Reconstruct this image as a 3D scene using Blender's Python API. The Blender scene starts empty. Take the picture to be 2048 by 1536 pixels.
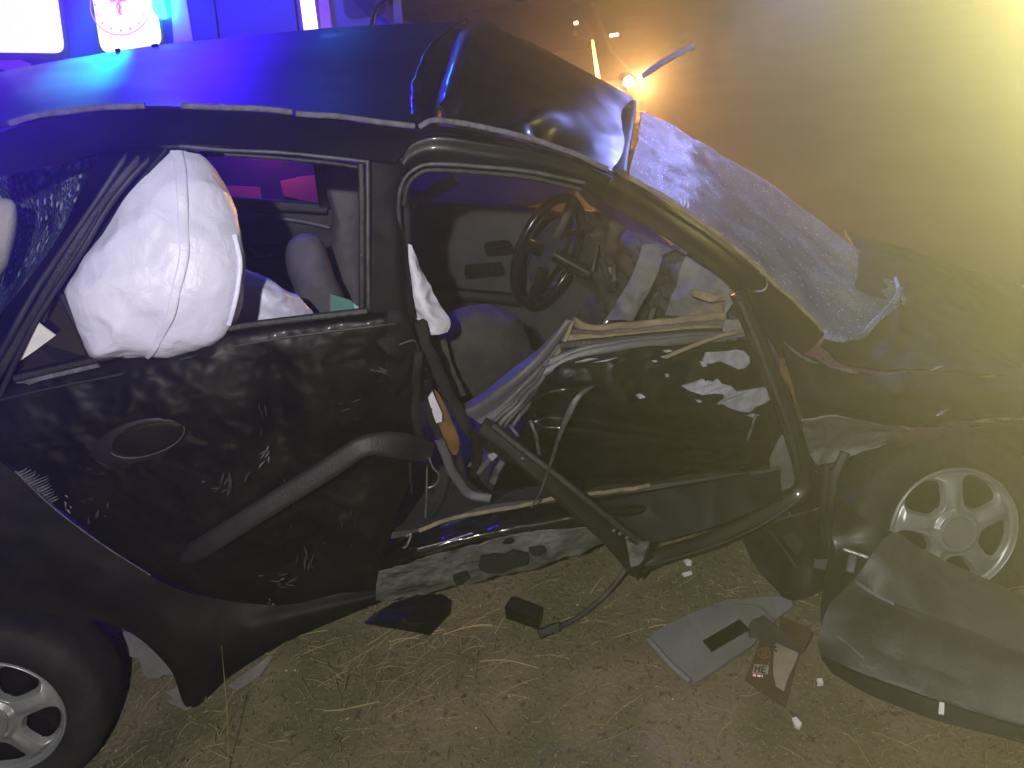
import bpy, bmesh, math, random
from mathutils import Vector, Matrix, noise
from mathutils.geometry import tessellate_polygon
R = math.radians
random.seed(7)
sc = bpy.context.scene
COL = sc.collection

# ------------------------------------------------------------------ camera
F, CX, CY = 1537.0, 1024.0, 768.0          # photograph is 2048 x 1536
CAM = Vector((1.35, -1.85, 1.97))
YAW, PITCH, ROLL = R(4), R(30), R(-8)
_d = Vector((math.sin(YAW)*math.cos(PITCH), math.cos(YAW)*math.cos(PITCH), -math.sin(PITCH)))
_r0 = Vector((math.cos(YAW), -math.sin(YAW), 0)); _u0 = _r0.cross(_d)
_r = _r0*math.cos(ROLL) + _u0*math.sin(ROLL); _u = -_r0*math.sin(ROLL) + _u0*math.cos(ROLL)
cd = bpy.data.cameras.new('camera'); co = bpy.data.objects.new('camera', cd); COL.objects.link(co)
co.matrix_world = Matrix(((_r.x, _u.x, -_d.x, CAM.x), (_r.y, _u.y, -_d.y, CAM.y), (_r.z, _u.z, -_d.z, CAM.z), (0, 0, 0, 1)))
cd.sensor_fit = 'HORIZONTAL'; cd.sensor_width = 36; cd.lens = 36*F/2048
cd.clip_start = .05; cd.clip_end = 400
sc.camera = co

# ------------------------------------------------------------------ world, lights, exposure
w = bpy.data.worlds.new('World'); sc.world = w; w.use_nodes = True
nt = w.node_tree; bg = nt.nodes['Background']
sky = nt.nodes.new('ShaderNodeTexSky'); sky.sky_type = 'NISHITA'; sky.sun_disc = False
sky.sun_elevation = R(1); sky.sun_rotation = R(60)
nt.links.new(sky.outputs[0], bg.inputs[0]); bg.inputs[1].default_value = .0012
sc.view_settings.view_transform = 'Standard'; sc.view_settings.look = 'None'
sc.view_settings.exposure = 0; sc.view_settings.gamma = 1
sc.render.engine = 'CYCLES'
cy = sc.cycles
cy.use_denoising = True
try: cy.denoiser = 'OPENIMAGEDENOISE'
except Exception: pass
cy.max_bounces = 6; cy.diffuse_bounces = 2; cy.glossy_bounces = 3; cy.transmission_bounces = 4
cy.transparent_max_bounces = 8; cy.volume_bounces = 0
cy.sample_clamp_indirect = 4; cy.caustics_reflective = False; cy.caustics_refractive = False
def lamp(name, kind, loc, energy, color, target=None, **k):
    l = bpy.data.lights.new(name, kind); l.energy = energy; l.color = color
    for a, b in k.items(): setattr(l, a, b)
    o = bpy.data.objects.new(name, l); COL.objects.link(o); o.location = loc
    if target is not None:
        o.rotation_euler = (Vector(target)-Vector(loc)).to_track_quat('-Z', 'Y').to_euler()
    return o
lamp('moon', 'SUN', (0, 0, 8), .012, (.8, .88, 1), (3, 4, 0), angle=R(.5))
FLASH = lamp('phone_flash', 'SPOT', (1.05, -2.3, 2.45), 275, (1, .96, .90), (1.3, -.1, .6), spot_size=R(92), spot_blend=.75, shadow_soft_size=.03)
FLOOD = lamp('rescue_floodlight', 'SPOT', (5.6, 2.3, 3.1), 180000, (1, .89, .36), (2.95, -1.2, 1.98), spot_size=R(24), spot_blend=1.0, shadow_soft_size=.12)
BLUE = lamp('blue_beacon_and_fill', 'POINT', (.45, 2.3, 2.7), 290, (.035, .0, 1), shadow_soft_size=.12)
BLUE2 = lamp('blue_beacon_and_fill', 'SPOT', (3.5, 2.5, 1.9), 260, (.30, .34, 1), (2.62, .6, 1.05), spot_size=R(46), spot_blend=.7, shadow_soft_size=.10)  # this spot is added behind the windscreen to make it glow blue
BLUE3 = lamp('added_blue_veil_beam', 'SPOT', (-.25, 2.65, 2.70), 210000, (.07, .006, 1), (.62, -1.6, 2.38), spot_size=R(19.5), spot_blend=1.0, shadow_soft_size=.12)  # added beam that makes the blue veil over the upper left
CYAN_SPOT = lamp('added_cyan_roof_spot', 'SPOT', (.02, 2.66, 2.16), 600, (.01, .70, 1), (.30, 1.12, 1.80), spot_size=R(9), spot_blend=.8, shadow_soft_size=.04)  # added cyan spot that lays the reflected patch on the roof
HEAD = lamp('headlight_beam', 'POINT', (2.98, 3.9, .95), 230, (1, .46, .15), shadow_soft_size=.04)
HAZE_DENSITY = .014; HAZE_G = .82

# ------------------------------------------------------------------ pixel rays as a measuring tape
def ray(px, py): return _d + _r*((px-CX)/F) - _u*((py-CY)/F)
def P(px, py, y):
    v = ray(px, py); return CAM + v*((y-CAM.y)/v.y)
def Gd(px, py, z=0.0):
    v = ray(px, py); return CAM + v*((z-CAM.z)/v.z)
def T(q):
    if isinstance(q, Vector): return q
    return P(*q)
def ground_z(x, y):
    z = .05*noise.noise(Vector((x*.7, y*.7, 3))) + .022*noise.noise(Vector((x*2.6, y*2.6, 9)))
    z += .008*noise.noise(Vector((x*9, y*9, 1)))
    z *= max(.15, min(1, (2.3-y)/.8))
    z -= .13*math.exp(-((x+.2)**2+(y+.1)**2)/.16) + .12*math.exp(-((x-2.85)**2+(y+.05)**2)/.2)
    return z
def G(px, py, h=0.0):
    p = Gd(px, py, 0)
    for _ in range(4): p = Gd(px, py, ground_z(p.x, p.y)+h)
    return p

# ------------------------------------------------------------------ materials
def mat(name, col, rough=.5, metal=0., var=None, vscale=8., bump=0., bscale=40., coat=0., spec=.5, emit=None, estr=0., alpha=1., trans=0., sheen=0., vsharp=(.4, .65), detail=6.):
    m = bpy.data.materials.new(name); m.use_nodes = True; n = m.node_tree; b = n.nodes['Principled BSDF']
    b.inputs['Base Color'].default_value = (*col, 1); b.inputs['Roughness'].default_value = rough
    b.inputs['Metallic'].default_value = metal; b.inputs['Coat Weight'].default_value = coat
    b.inputs['Specular IOR Level'].default_value = spec; b.inputs['Alpha'].default_value = alpha
    b.inputs['Transmission Weight'].default_value = trans; b.inputs['Coat Roughness'].default_value = .08
    if emit: b.inputs['Emission Color'].default_value = (*emit, 1); b.inputs['Emission Strength'].default_value = estr
    tc = n.nodes.new('ShaderNodeTexCoord')
    if var:
        nz = n.nodes.new('ShaderNodeTexNoise'); nz.inputs['Scale'].default_value = vscale; nz.inputs['Detail'].default_value = detail
        n.links.new(tc.outputs['Object'], nz.inputs[0])
        cr = n.nodes.new('ShaderNodeValToRGB'); cr.color_ramp.elements[0].position = vsharp[0]; cr.color_ramp.elements[1].position = vsharp[1]
        cr.color_ramp.elements[0].color = (*col, 1); cr.color_ramp.elements[1].color = (*var, 1)
        n.links.new(nz.outputs[0], cr.inputs[0]); n.links.new(cr.outputs[0], b.inputs['Base Color'])
    if bump:
        nb = n.nodes.new('ShaderNodeTexNoise'); nb.inputs['Scale'].default_value = bscale; nb.inputs['Detail'].default_value = 5
        bp = n.nodes.new('ShaderNodeBump'); bp.inputs['Strength'].default_value = bump; bp.inputs['Distance'].default_value = .01
        n.links.new(tc.outputs['Object'], nb.inputs[0]); n.links.new(nb.outputs[0], bp.inputs['Height']); n.links.new(bp.outputs[0], b.inputs['Normal'])
    return m
def add_scratches(m, col, amount=.62, scale=(3, 40, 9), seed=0, rough=.75):
    """pale directional scrapes and dirt over an existing paint"""
    n = m.node_tree; b = n.nodes['Principled BSDF']; L = n.links
    tc = n.nodes.new('ShaderNodeTexCoord'); mp = n.nodes.new('ShaderNodeMapping')
    mp.inputs['Scale'].default_value = scale; mp.inputs['Location'].default_value = (seed, seed*.7, 0); mp.inputs['Rotation'].default_value = (0, R(-12), 0)
    nz = n.nodes.new('ShaderNodeTexNoise'); nz.inputs['Scale'].default_value = 1; nz.inputs['Detail'].default_value = 9; nz.inputs['Roughness'].default_value = .7
    L.new(tc.outputs['Object'], mp.inputs[0]); L.new(mp.outputs[0], nz.inputs[0])
    cr = n.nodes.new('ShaderNodeValToRGB'); cr.color_ramp.elements[0].position = amount; cr.color_ramp.elements[1].position = min(1, amount+.09)
    L.new(nz.outputs[0], cr.inputs[0])
    mx = n.nodes.new('ShaderNodeMix'); mx.data_type = 'RGBA'
    src = b.inputs['Base Color']
    if src.is_linked: L.new(src.links[0].from_socket, mx.inputs[6])
    else: mx.inputs[6].default_value = src.default_value
    mx.inputs[7].default_value = (*col, 1)
    L.new(cr.outputs[0], mx.inputs[0]); L.new(mx.outputs[2], b.inputs['Base Color'])
    mr = n.nodes.new('ShaderNodeMix'); mr.inputs[2].default_value = b.inputs['Roughness'].default_value; mr.inputs[3].default_value = rough
    L.new(cr.outputs[0], mr.inputs[0]); L.new(mr.outputs[0], b.inputs['Roughness'])
    return m
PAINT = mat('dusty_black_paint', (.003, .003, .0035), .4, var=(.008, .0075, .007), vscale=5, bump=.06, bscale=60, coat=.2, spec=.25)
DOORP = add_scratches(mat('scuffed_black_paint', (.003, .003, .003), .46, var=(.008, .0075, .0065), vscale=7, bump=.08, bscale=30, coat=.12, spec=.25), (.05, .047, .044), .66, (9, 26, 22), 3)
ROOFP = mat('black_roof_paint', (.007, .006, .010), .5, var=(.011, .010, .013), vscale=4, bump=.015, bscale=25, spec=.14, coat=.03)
FOLDP = mat('creased_black_paint', (.004, .004, .005), .42, var=(.007, .007, .008), vscale=5, bump=.02, bscale=25, coat=.45, spec=.25)
GLOSSP = add_scratches(mat('glossy_black_paint', (.003, .003, .003), .3, var=(.006, .0055, .005), vscale=9, bump=.05, bscale=40, coat=.5, spec=.3), (.07, .068, .065), .70, (6, 30, 30), 5)
SILLP = add_scratches(mat('scraped_sill', (.075, .073, .072), .7, var=(.15, .147, .145), vscale=14, bump=.5, bscale=60, detail=10), (.015, .013, .011), .56, (5, 24, 24), 1)
PILLARM = mat('matte_black_pillar', (.006, .006, .007), .6, var=(.010, .009, .009), vscale=9, bump=.1, bscale=60, spec=.12)
WINGP = mat('dull_dusty_paint', (.006, .006, .006), .62, var=(.014, .013, .011), vscale=5, bump=.1, bscale=60, spec=.2)
RUB = mat('black_rubber', (.007, .007, .007), .55, var=(.016, .015, .014), vscale=16, bump=.3, bscale=120)
GRIME = mat('grey_drip_molding', (.12, .115, .15), .6, var=(.06, .058, .075), vscale=40, bump=.4, bscale=120)
TRIMG = mat('grey_trim_plastic', (.085, .085, .10), .42, var=(.06, .06, .07), vscale=12, bump=.2, bscale=220)
SEAL = mat('dusty_window_seal', (.05, .048, .055), .5, var=(.02, .02, .022), vscale=30, bump=.2, bscale=120)
MOLD = mat('charcoal_molding', (.009, .009, .0105), .55, var=(.016, .016, .018), vscale=10, bump=.15, bscale=150)
TAN = mat('torn_tan_inner_trim', (.20, .165, .10), .7, var=(.11, .09, .06), vscale=20, bump=.4, bscale=90)
BARE = mat('bare_grey_primer', (.30, .30, .37), .65, var=(.19, .19, .24), vscale=30, bump=.2, bscale=80)
STEEL = mat('torn_bare_steel', (.30, .31, .33), .38, .7, var=(.12, .12, .13), vscale=30, bump=.3, bscale=60)
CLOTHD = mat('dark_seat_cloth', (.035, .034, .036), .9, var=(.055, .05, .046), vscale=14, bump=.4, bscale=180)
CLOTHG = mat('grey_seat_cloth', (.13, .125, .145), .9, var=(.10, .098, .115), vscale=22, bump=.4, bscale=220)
INTER = mat('grey_door_card', (.06, .06, .066), .8, var=(.042, .042, .048), vscale=9, bump=.2, bscale=160)
DASH = mat('broken_dashboard', (.045, .044, .038), .6, var=(.09, .088, .08), vscale=9, bump=.5, bscale=50)
DASHL = mat('pale_torn_dash_cover', (.16, .16, .17), .7, var=(.10, .10, .10), vscale=9, bump=.4, bscale=60)
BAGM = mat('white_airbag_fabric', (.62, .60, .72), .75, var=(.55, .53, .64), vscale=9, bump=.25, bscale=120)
ORANGE = mat('orange_belt_foam', (.15, .075, .015), .8, var=(.07, .04, .012), vscale=18, bump=.3, bscale=80)
SILVER = mat('silver_wheel_paint', (.33, .34, .35), .36, .4, var=(.25, .26, .27), vscale=14, bump=.05, bscale=60)
TYRE = mat('tyre_rubber', (.007, .007, .0065), .8, var=(.018, .017, .015), vscale=9, bump=.3, bscale=70)
BLACKP = mat('black_plastic', (.006, .0055, .005), .4, var=(.011, .010, .009), vscale=10, bump=.08, bscale=120, coat=.35, spec=.3)
HOLE = mat('dark_cavity', (.006, .006, .006), .9)
DGLASS = mat('dark_tinted_glass', (.02, .012, .02), .12, alpha=.3, spec=.4)
GGLASS = mat('green_glass_shard', (.10, .24, .22), .08, alpha=.75, spec=.8)
FADEDP = mat('faded_bumper_paint', (.020, .020, .022), .55, var=(.05, .049, .053), vscale=4, bump=.2, bscale=60)
BLUELITP = mat('van_paint_with_blue_light', (.07, .02, .30), .4, var=(.06, .017, .26), vscale=3, coat=.3)  # white van paint with the blue beacon light put into its colour
PINKP = mat('red_reflective_band', (.75, .32, .42), .4, var=(.68, .26, .36), vscale=6)
PAPER = mat('white_card', (.72, .72, .72), .7, var=(.6, .6, .62), vscale=12, bump=.1)
BEIGE = mat('pale_headrest_cloth', (.42, .40, .38), .9, var=(.34, .32, .31), vscale=14, bump=.3, bscale=160)

# woven sack: fine weave, translucent folds
def sack_mat():
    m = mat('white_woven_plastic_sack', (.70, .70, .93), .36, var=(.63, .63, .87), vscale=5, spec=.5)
    n = m.node_tree; b = n.nodes['Principled BSDF']; L = n.links
    tc = n.nodes.new('ShaderNodeTexCoord')
    w1 = n.nodes.new('ShaderNodeTexWave'); w1.bands_direction = 'X'; w1.inputs['Scale'].default_value = 90
    w2 = n.nodes.new('ShaderNodeTexWave'); w2.bands_direction = 'Z'; w2.inputs['Scale'].default_value = 90
    nz = n.nodes.new('ShaderNodeTexNoise'); nz.inputs['Scale'].default_value = 16; nz.inputs['Detail'].default_value = 7; nz.inputs['Distortion'].default_value = 1.5
    for q in (w1, w2, nz): L.new(tc.outputs['Object'], q.inputs[0])
    a = n.nodes.new('ShaderNodeMath'); a.operation = 'ADD'; L.new(w1.outputs['Fac'], a.inputs[0]); L.new(w2.outputs['Fac'], a.inputs[1])
    b1 = n.nodes.new('ShaderNodeBump'); b1.inputs['Strength'].default_value = .12; b1.inputs['Distance'].default_value = .002
    b2 = n.nodes.new('ShaderNodeBump'); b2.inputs['Strength'].default_value = .4; b2.inputs['Distance'].default_value = .010
    L.new(a.outputs[0], b1.inputs['Height']); L.new(nz.outputs[0], b2.inputs['Height']); L.new(b1.outputs[0], b2.inputs['Normal']); L.new(b2.outputs[0], b.inputs['Normal'])
    return m
SACK = sack_mat()
def crazed(name, base, line, alpha_base, alpha_line, scale, spark=.93, glow=0., relief=.7):
    """shattered laminated glass: voronoi cells with pale cracks and a few pale cells painted as glints"""
    m = bpy.data.materials.new(name); m.use_nodes = True; n = m.node_tree; L = n.links; b = n.nodes['Principled BSDF']
    tc = n.nodes.new('ShaderNodeTexCoord'); 
    v = n.nodes.new('ShaderNodeTexVoronoi'); v.feature = 'DISTANCE_TO_EDGE'; v.inputs['Scale'].default_value = scale
    v2 = n.nodes.new('ShaderNodeTexVoronoi'); v2.inputs['Scale'].default_value = scale*.9
    nz = n.nodes.new('ShaderNodeTexNoise'); nz.inputs['Scale'].default_value = 6; nz.inputs['Detail'].default_value = 8
    for q in (v, v2, nz): L.new(tc.outputs['Object'], q.inputs[0])
    c1 = n.nodes.new('ShaderNodeValToRGB'); c1.color_ramp.elements[0].color = (1, 1, 1, 1); c1.color_ramp.elements[1].color = (0, 0, 0, 1); c1.color_ramp.elements[1].position = .14
    L.new(v.outputs['Distance'], c1.inputs[0])
    sep = n.nodes.new('ShaderNodeSeparateColor'); L.new(v2.outputs['Color'], sep.inputs[0])
    c2 = n.nodes.new('ShaderNodeValToRGB'); c2.color_ramp.elements[0].position = spark; c2.color_ramp.elements[1].position = min(.999, spark+.02)  # random cells turned pale to imitate sparkle
    L.new(sep.outputs[0], c2.inputs[0])
    c3 = n.nodes.new('ShaderNodeValToRGB'); c3.color_ramp.elements[0].position = .38; c3.color_ramp.elements[1].position = .66
    L.new(nz.outputs[0], c3.inputs[0])
    mu = n.nodes.new('ShaderNodeMath'); mu.operation = 'MULTIPLY'; L.new(c1.outputs[0], mu.inputs[0]); L.new(c3.outputs[0], mu.inputs[1])
    mxx = n.nodes.new('ShaderNodeMath'); mxx.operation = 'MAXIMUM'; L.new(mu.outputs[0], mxx.inputs[0]); L.new(c2.outputs[0], mxx.inputs[1])
    mc = n.nodes.new('ShaderNodeMix'); mc.data_type = 'RGBA'; mc.inputs[6].default_value = (*base, 1); mc.inputs[7].default_value = (*line, 1)
    L.new(mxx.outputs[0], mc.inputs[0]); L.new(mc.outputs[2], b.inputs['Base Color'])
    ma = n.nodes.new('ShaderNodeMapRange'); ma.inputs[3].default_value = alpha_base; ma.inputs[4].default_value = alpha_line
    L.new(mxx.outputs[0], ma.inputs[0]); L.new(ma.outputs[0], b.inputs['Alpha'])
    b.inputs['Roughness'].default_value = .28
    bp = n.nodes.new('ShaderNodeBump'); bp.inputs['Strength'].default_value = relief; bp.inputs['Distance'].default_value = .01
    L.new(v2.outputs['Distance'], bp.inputs['Height']); L.new(bp.outputs[0], b.inputs['Normal'])
    if glow:        # crazed laminate lets light from behind through, scattered
        tl = n.nodes.new('ShaderNodeBsdfTranslucent'); mxs = n.nodes.new('ShaderNodeMixShader'); mxs.inputs[0].default_value = glow
        L.new(mc.outputs[2], tl.inputs[0]); L.new(b.outputs[0], mxs.inputs[1]); L.new(tl.outputs[0], mxs.inputs[2])
        L.new(mxs.outputs[0], n.nodes['Material Output'].inputs['Surface'])
    return m
SCREEN = crazed('crazed_windscreen', (.30, .34, .40), (.70, .76, .84), .38, .90, 150, .972, .35, .25)
RSCREEN = crazed('crazed_rear_screen', (.008, .010, .013), (.42, .55, .62), .85, .95, 70, .90)
def emis(name, col, s):
    m = bpy.data.materials.new(name); m.use_nodes = True; b = m.node_tree.nodes['Principled BSDF']
    b.inputs['Base Color'].default_value = (*[min(1, c) for c in col], 1); b.inputs['Emission Color'].default_value = (*col, 1); b.inputs['Emission Strength'].default_value = s
    return m
LITPANE = emis('lit_white_window', (1, .92, .99), 1.05)
BEACON = emis('blue_beacon_lens', (.05, .35, 1), 14)
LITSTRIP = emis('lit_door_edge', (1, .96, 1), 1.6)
CYAN = emis('cyan_reflection_glow', (.006, .8, 1), 40)  # glow that imitates a reflection, no lamp there
LAMPON = emis('headlamp_on', (1, .72, .42), 110)
LAMPSMALL = emis('small_marker_lamp', (1, .66, .4), 5)
AMBER = emis('amber_edge_glint', (1, .5, .12), 2.5)  # glow for an orange reflection on an edge

# ------------------------------------------------------------------ mesh helpers
def origin(o):
    v = Vector((0, 0, 0))
    while o is not None: v = v + o.location; o = o.parent
    return v
def tag(o, label=None, cat=None, group=None, kind=None):
    if label: o['label'] = label
    if cat: o['category'] = cat
    if group: o['group'] = group
    if kind: o['kind'] = kind
    return o
def thing(name, loc, label, cat, group=None):
    o = bpy.data.objects.new(name, None); COL.objects.link(o); o.location = loc; o.empty_display_size = .1
    return tag(o, label, cat, group)
def mk(name, verts, faces, m, parent=None, smooth=True, sharp=40):
    off = origin(parent)
    base = Vector((0, 0, 0))
    if parent is None:      # a thing of its own: its origin at its base
        xs = [v[0] for v in verts]; ys = [v[1] for v in verts]; zs = [v[2] for v in verts]
        base = Vector(((min(xs)+max(xs))/2, (min(ys)+max(ys))/2, min(zs)))
    me = bpy.data.meshes.new(name)
    me.from_pydata([tuple(Vector(v)-off-base) for v in verts], [], faces); me.update()
    bm = bmesh.new(); bm.from_mesh(me); bmesh.ops.recalc_face_normals(bm, faces=bm.faces); bm.to_mesh(me); bm.free()
    if smooth:
        me.shade_smooth(); me.set_sharp_from_angle(angle=R(sharp))
    for q in (m if isinstance(m, (list, tuple)) else [m]): me.materials.append(q)
    o = bpy.data.objects.new(name, me); COL.objects.link(o); o.location = base
    if parent is not None: o.parent = parent
    return o
def cr(a, b, c, d, t):
    return .5*((2*b) + (c-a)*t + (2*a-5*b+4*c-d)*t*t + (3*b-a-3*c+d)*t*t*t)
def spline(pts, n):
    """n samples along a Catmull-Rom curve through pts, even per control span"""
    m = len(pts)-1; out = []
    for i in range(n):
        s = i/(n-1)*m; k = min(int(s), m-1); t = s-k
        b, c = pts[k], pts[k+1]
        a = pts[k-1] if k > 0 else b*2-c
        d = pts[k+2] if k+2 <= m else c*2-b
        out.append(cr(a, b, c, d, t))
    return out
def fbm(p, f, seed=0.):
    return noise.noise(p*f+Vector((seed, seed*1.7, seed*.3)))
def dented(p, dents):
    s = 0
    for amp, f, kind, seed in dents:
        v = fbm(p, f, seed)
        s += amp*((1-2*abs(v))-.5 if kind else v)
    return s
def sheet(grid, th):
    """dense grid of points -> closed thin shell facing the camera"""
    nr, nc = len(grid), len(grid[0]); V = [p for r in grid for p in r]
    N = []
    for i in range(nr):
        for j in range(nc):
            a = grid[min(i+1, nr-1)][j]-grid[max(i-1, 0)][j]; b = grid[i][min(j+1, nc-1)]-grid[i][max(j-1, 0)]
            n = a.cross(b); N.append(n.normalized() if n.length > 1e-9 else Vector((0, 0, 0)))
    s = sum(n.dot(CAM-p) for n, p in zip(N, V))
    if s < 0: N = [-n for n in N]
    k = nr*nc; F_ = []
    V2 = [p-n*th for p, n in zip(V, N)]
    for i in range(nr-1):
        for j in range(nc-1):
            q = (i*nc+j, i*nc+j+1, (i+1)*nc+j+1, (i+1)*nc+j); F_.append(q); F_.append(tuple(k+x for x in reversed(q)))
    rim = [(0, j) for j in range(nc)] + [(i, nc-1) for i in range(1, nr)] + [(nr-1, j) for j in range(nc-2, -1, -1)] + [(i, 0) for i in range(nr-2, 0, -1)]
    rim = [i*nc+j for i, j in rim]
    for a, b in zip(rim, rim[1:]+rim[:1]): F_.append((a, b, k+b, k+a))
    return V+V2, F_, N
def panel(name, rows, m, parent, nu=None, nv=None, th=.006, dents=(), edge=0., fn=None, mask=None, sharp=50):
    """curved sheet through rows of measured points; dents push along the normal"""
    rows = [[T(q) for q in r] for r in rows]
    nv = nv or max(12, 6*len(rows)); nu = nu or max(16, 6*len(rows[0]))
    rr = [spline(r, nu) for r in rows]
    cols = [spline([r[j] for r in rr], nv) for j in range(nu)]
    grid = [[cols[j][i] for j in range(nu)] for i in range(nv)]
    if dents or fn:
        _, _, N = sheet(grid, th)
        for i in range(nv):
            for j in range(nu):
                p = grid[i][j]; u, v = j/(nu-1), i/(nv-1)
                e = 1.
                if edge: e = min(1, min(u, 1-u, v, 1-v)/edge)
                dd = dented(p, dents)*e
                if fn: dd += fn(u, v)
                grid[i][j] = p + N[i*nu+j]*dd
    V, Fc, _ = sheet(grid, th)
    if mask:
        k = nu*nv
        def ok(f):
            i = min(x % k for x in f); 
            c = sum((V[x] for x in f), Vector((0, 0, 0)))/len(f); return mask(c)
        Fc = [f for f in Fc if ok(f)]
    return mk(name, V, Fc, m, parent, sharp=sharp)
def sweep(name, path, wd, th, m, parent, n=None, taper=None, hint=None, wob=0., sharp=60, k=10, sq=.55):
    """rounded flat bar along a curve: wd across the view, th along it"""
    pts = [T(q) for q in path]; n = n or max(10, 8*len(pts)); pts = spline(pts, n) if len(pts) > 1 else pts
    V, Fc = [], []
    for i, p in enumerate(pts):
        t = (pts[min(i+1, n-1)]-pts[max(i-1, 0)]).normalized()
        h = (hint if hint is not None else (CAM-p)); nn = (h-t*h.dot(t)).normalized(); b = t.cross(nn)
        s = taper(i/(n-1)) if taper else 1.
        if wob: p = p + b*wob*fbm(p, 14, 2) + nn*wob*fbm(p, 11, 5)
        for q in range(k):
            a = 2*math.pi*q/k; c, d_ = math.cos(a), math.sin(a)
            V.append(p + b*(wd/2*s*math.copysign(abs(c)**sq, c)) + nn*(th/2*s*math.copysign(abs(d_)**sq, d_)))
    for i in range(n-1):
        for q in range(k):
            Fc.append((i*k+q, i*k+(q+1) % k, (i+1)*k+(q+1) % k, (i+1)*k+q))
    Fc.append(tuple(range(k))); Fc.append(tuple(range((n-1)*k, n*k)))
    return mk(name, V, Fc, m, parent, sharp=sharp)
def rope(name, path, r, m, parent, n=None, k=8, taper=None):
    return sweep(name, path, 2*r, 2*r, m, parent, n, taper, k=k, sq=1.)
def plate(name, outline, th, m, parent, curl=0., smooth=False, sub=True):
    """a flat torn piece with its own outline and thickness"""
    pts = [T(q) for q in outline]
    c = sum(pts, Vector((0, 0, 0)))/len(pts)
    n = Vector((0, 0, 0))
    for a, b in zip(pts, pts[1:]+pts[:1]): n += (a-c).cross(b-c)
    n.normalize()
    if n.dot(CAM-c) < 0: n = -n
    bm = bmesh.new(); vs = [bm.verts.new(p) for p in pts]; vb = [bm.verts.new(p-n*th) for p in pts]
    for tri in tessellate_polygon([pts]):
        bm.faces.new([vs[i] for i in tri]); bm.faces.new([vb[i] for i in reversed(tri)])
    k = len(pts)
    for i in range(k): bm.faces.new((vs[i], vs[(i+1) % k], vb[(i+1) % k], vb[i]))
    if curl:
        bmesh.ops.subdivide_edges(bm, edges=bm.edges, cuts=3, use_grid_fill=True)
        for v in bm.verts: v.co += n*curl*fbm(v.co, 9, 4)
    V = [v.co.copy() for v in bm.verts]; bm.verts.index_update(); Fc = [tuple(v.index for v in f.verts) for f in bm.faces]; bm.free()
    return mk(name, V, Fc, m, parent, smooth, 35)
def inflate(name, outline, ymid, D, m, parent, center=None, rings=22, k=96, dents=(), back=True, flat=.5):
    """soft body: outline measured in the picture, depth ymid(px,py) and bulge D"""
    ym = ymid if callable(ymid) else (lambda a, b: ymid)
    o2 = [Vector((a, b, 0)) for a, b in outline]
    cl = spline(o2[-1:]+o2+o2[:2], k*4)
    m_ = len(o2)+2; lo, hi = 1/m_, (len(o2)+1)/m_
    loop = [cl[int((lo+(hi-lo)*i/k)*(k*4-1))] for i in range(k)]
    c = Vector((*center, 0)) if center else sum(loop, Vector((0, 0, 0)))/k
    V, Fc = [], []
    def pt(q, dy):
        return P(q.x, q.y, ym(q.x, q.y)+dy)
    for side in (-1, 1):
        for i in range(rings):
            s = math.sin((i+1)/rings*math.pi/2) if i < rings-1 else 1.
            if side == 1 and i == rings-1: continue
            z = max(0., 1-s**2)**flat
            for q in loop: V.append(pt(c+(q-c)*s, side*D*z))
        V.append(pt(c, side*D))
    fr = rings*k; bk0 = fr+1
    def idx(side, i, j):
        j %= k
        if side < 0 or i == rings-1: return i*k+j
        return bk0+i*k+j
    for side in (-1, 1):
        cc = fr if side < 0 else bk0+(rings-1)*k
        for j in range(k): Fc.append((cc, idx(side, 0, j), idx(side, 0, j+1)))
        for i in range(rings-1):
            for j in range(k): Fc.append((idx(side, i, j), idx(side, i, j+1), idx(side, i+1, j+1), idx(side, i+1, j)))
    if dents:
        cen = sum(V, Vector((0, 0, 0)))/len(V)
        V = [v+(v-cen).normalized()*dented(v, dents) for v in V]
    return mk(name, V, Fc, m, parent, sharp=180)
def lathe(prof, k, ctr, ax, ref):
    """prof: (offset along axis, radius)"""
    ax = ax.normalized(); e1 = (ref-ax*ref.dot(ax)).normalized(); e2 = ax.cross(e1)
    V, Fc = [], []
    for a, r_ in prof:
        for j in range(k):
            th = 2*math.pi*j/k; V.append(ctr+ax*a+e1*(r_*math.cos(th))+e2*(r_*math.sin(th)))
    n = len(prof)
    for i in range(n-1):
        for j in range(k): Fc.append((i*k+j, i*k+(j+1) % k, (i+1)*k+(j+1) % k, (i+1)*k+j))
    return V, Fc
def box(c, sx, sy, sz, rz=0., bev=0.):
    bm = bmesh.new(); bmesh.ops.create_cube(bm, size=1)
    for v in bm.verts: v.co = Vector((v.co.x*sx, v.co.y*sy, v.co.z*sz))
    if bev: bmesh.ops.bevel(bm, geom=bm.edges[:], offset=bev, segments=2, affect='EDGES')
    M = Matrix.Translation(c) @ Matrix.Rotation(rz, 4, 'Z')
    V = [M @ v.co for v in bm.verts]; bm.verts.index_update(); Fc = [tuple(v.index for v in f.verts) for f in bm.faces]; bm.free()
    return V, Fc
def join(*parts):
    V, Fc = [], []
    for v, f in parts:
        o = len(V); V += v; Fc += [tuple(i+o for i in q) for q in f]
    return V, Fc
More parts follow.
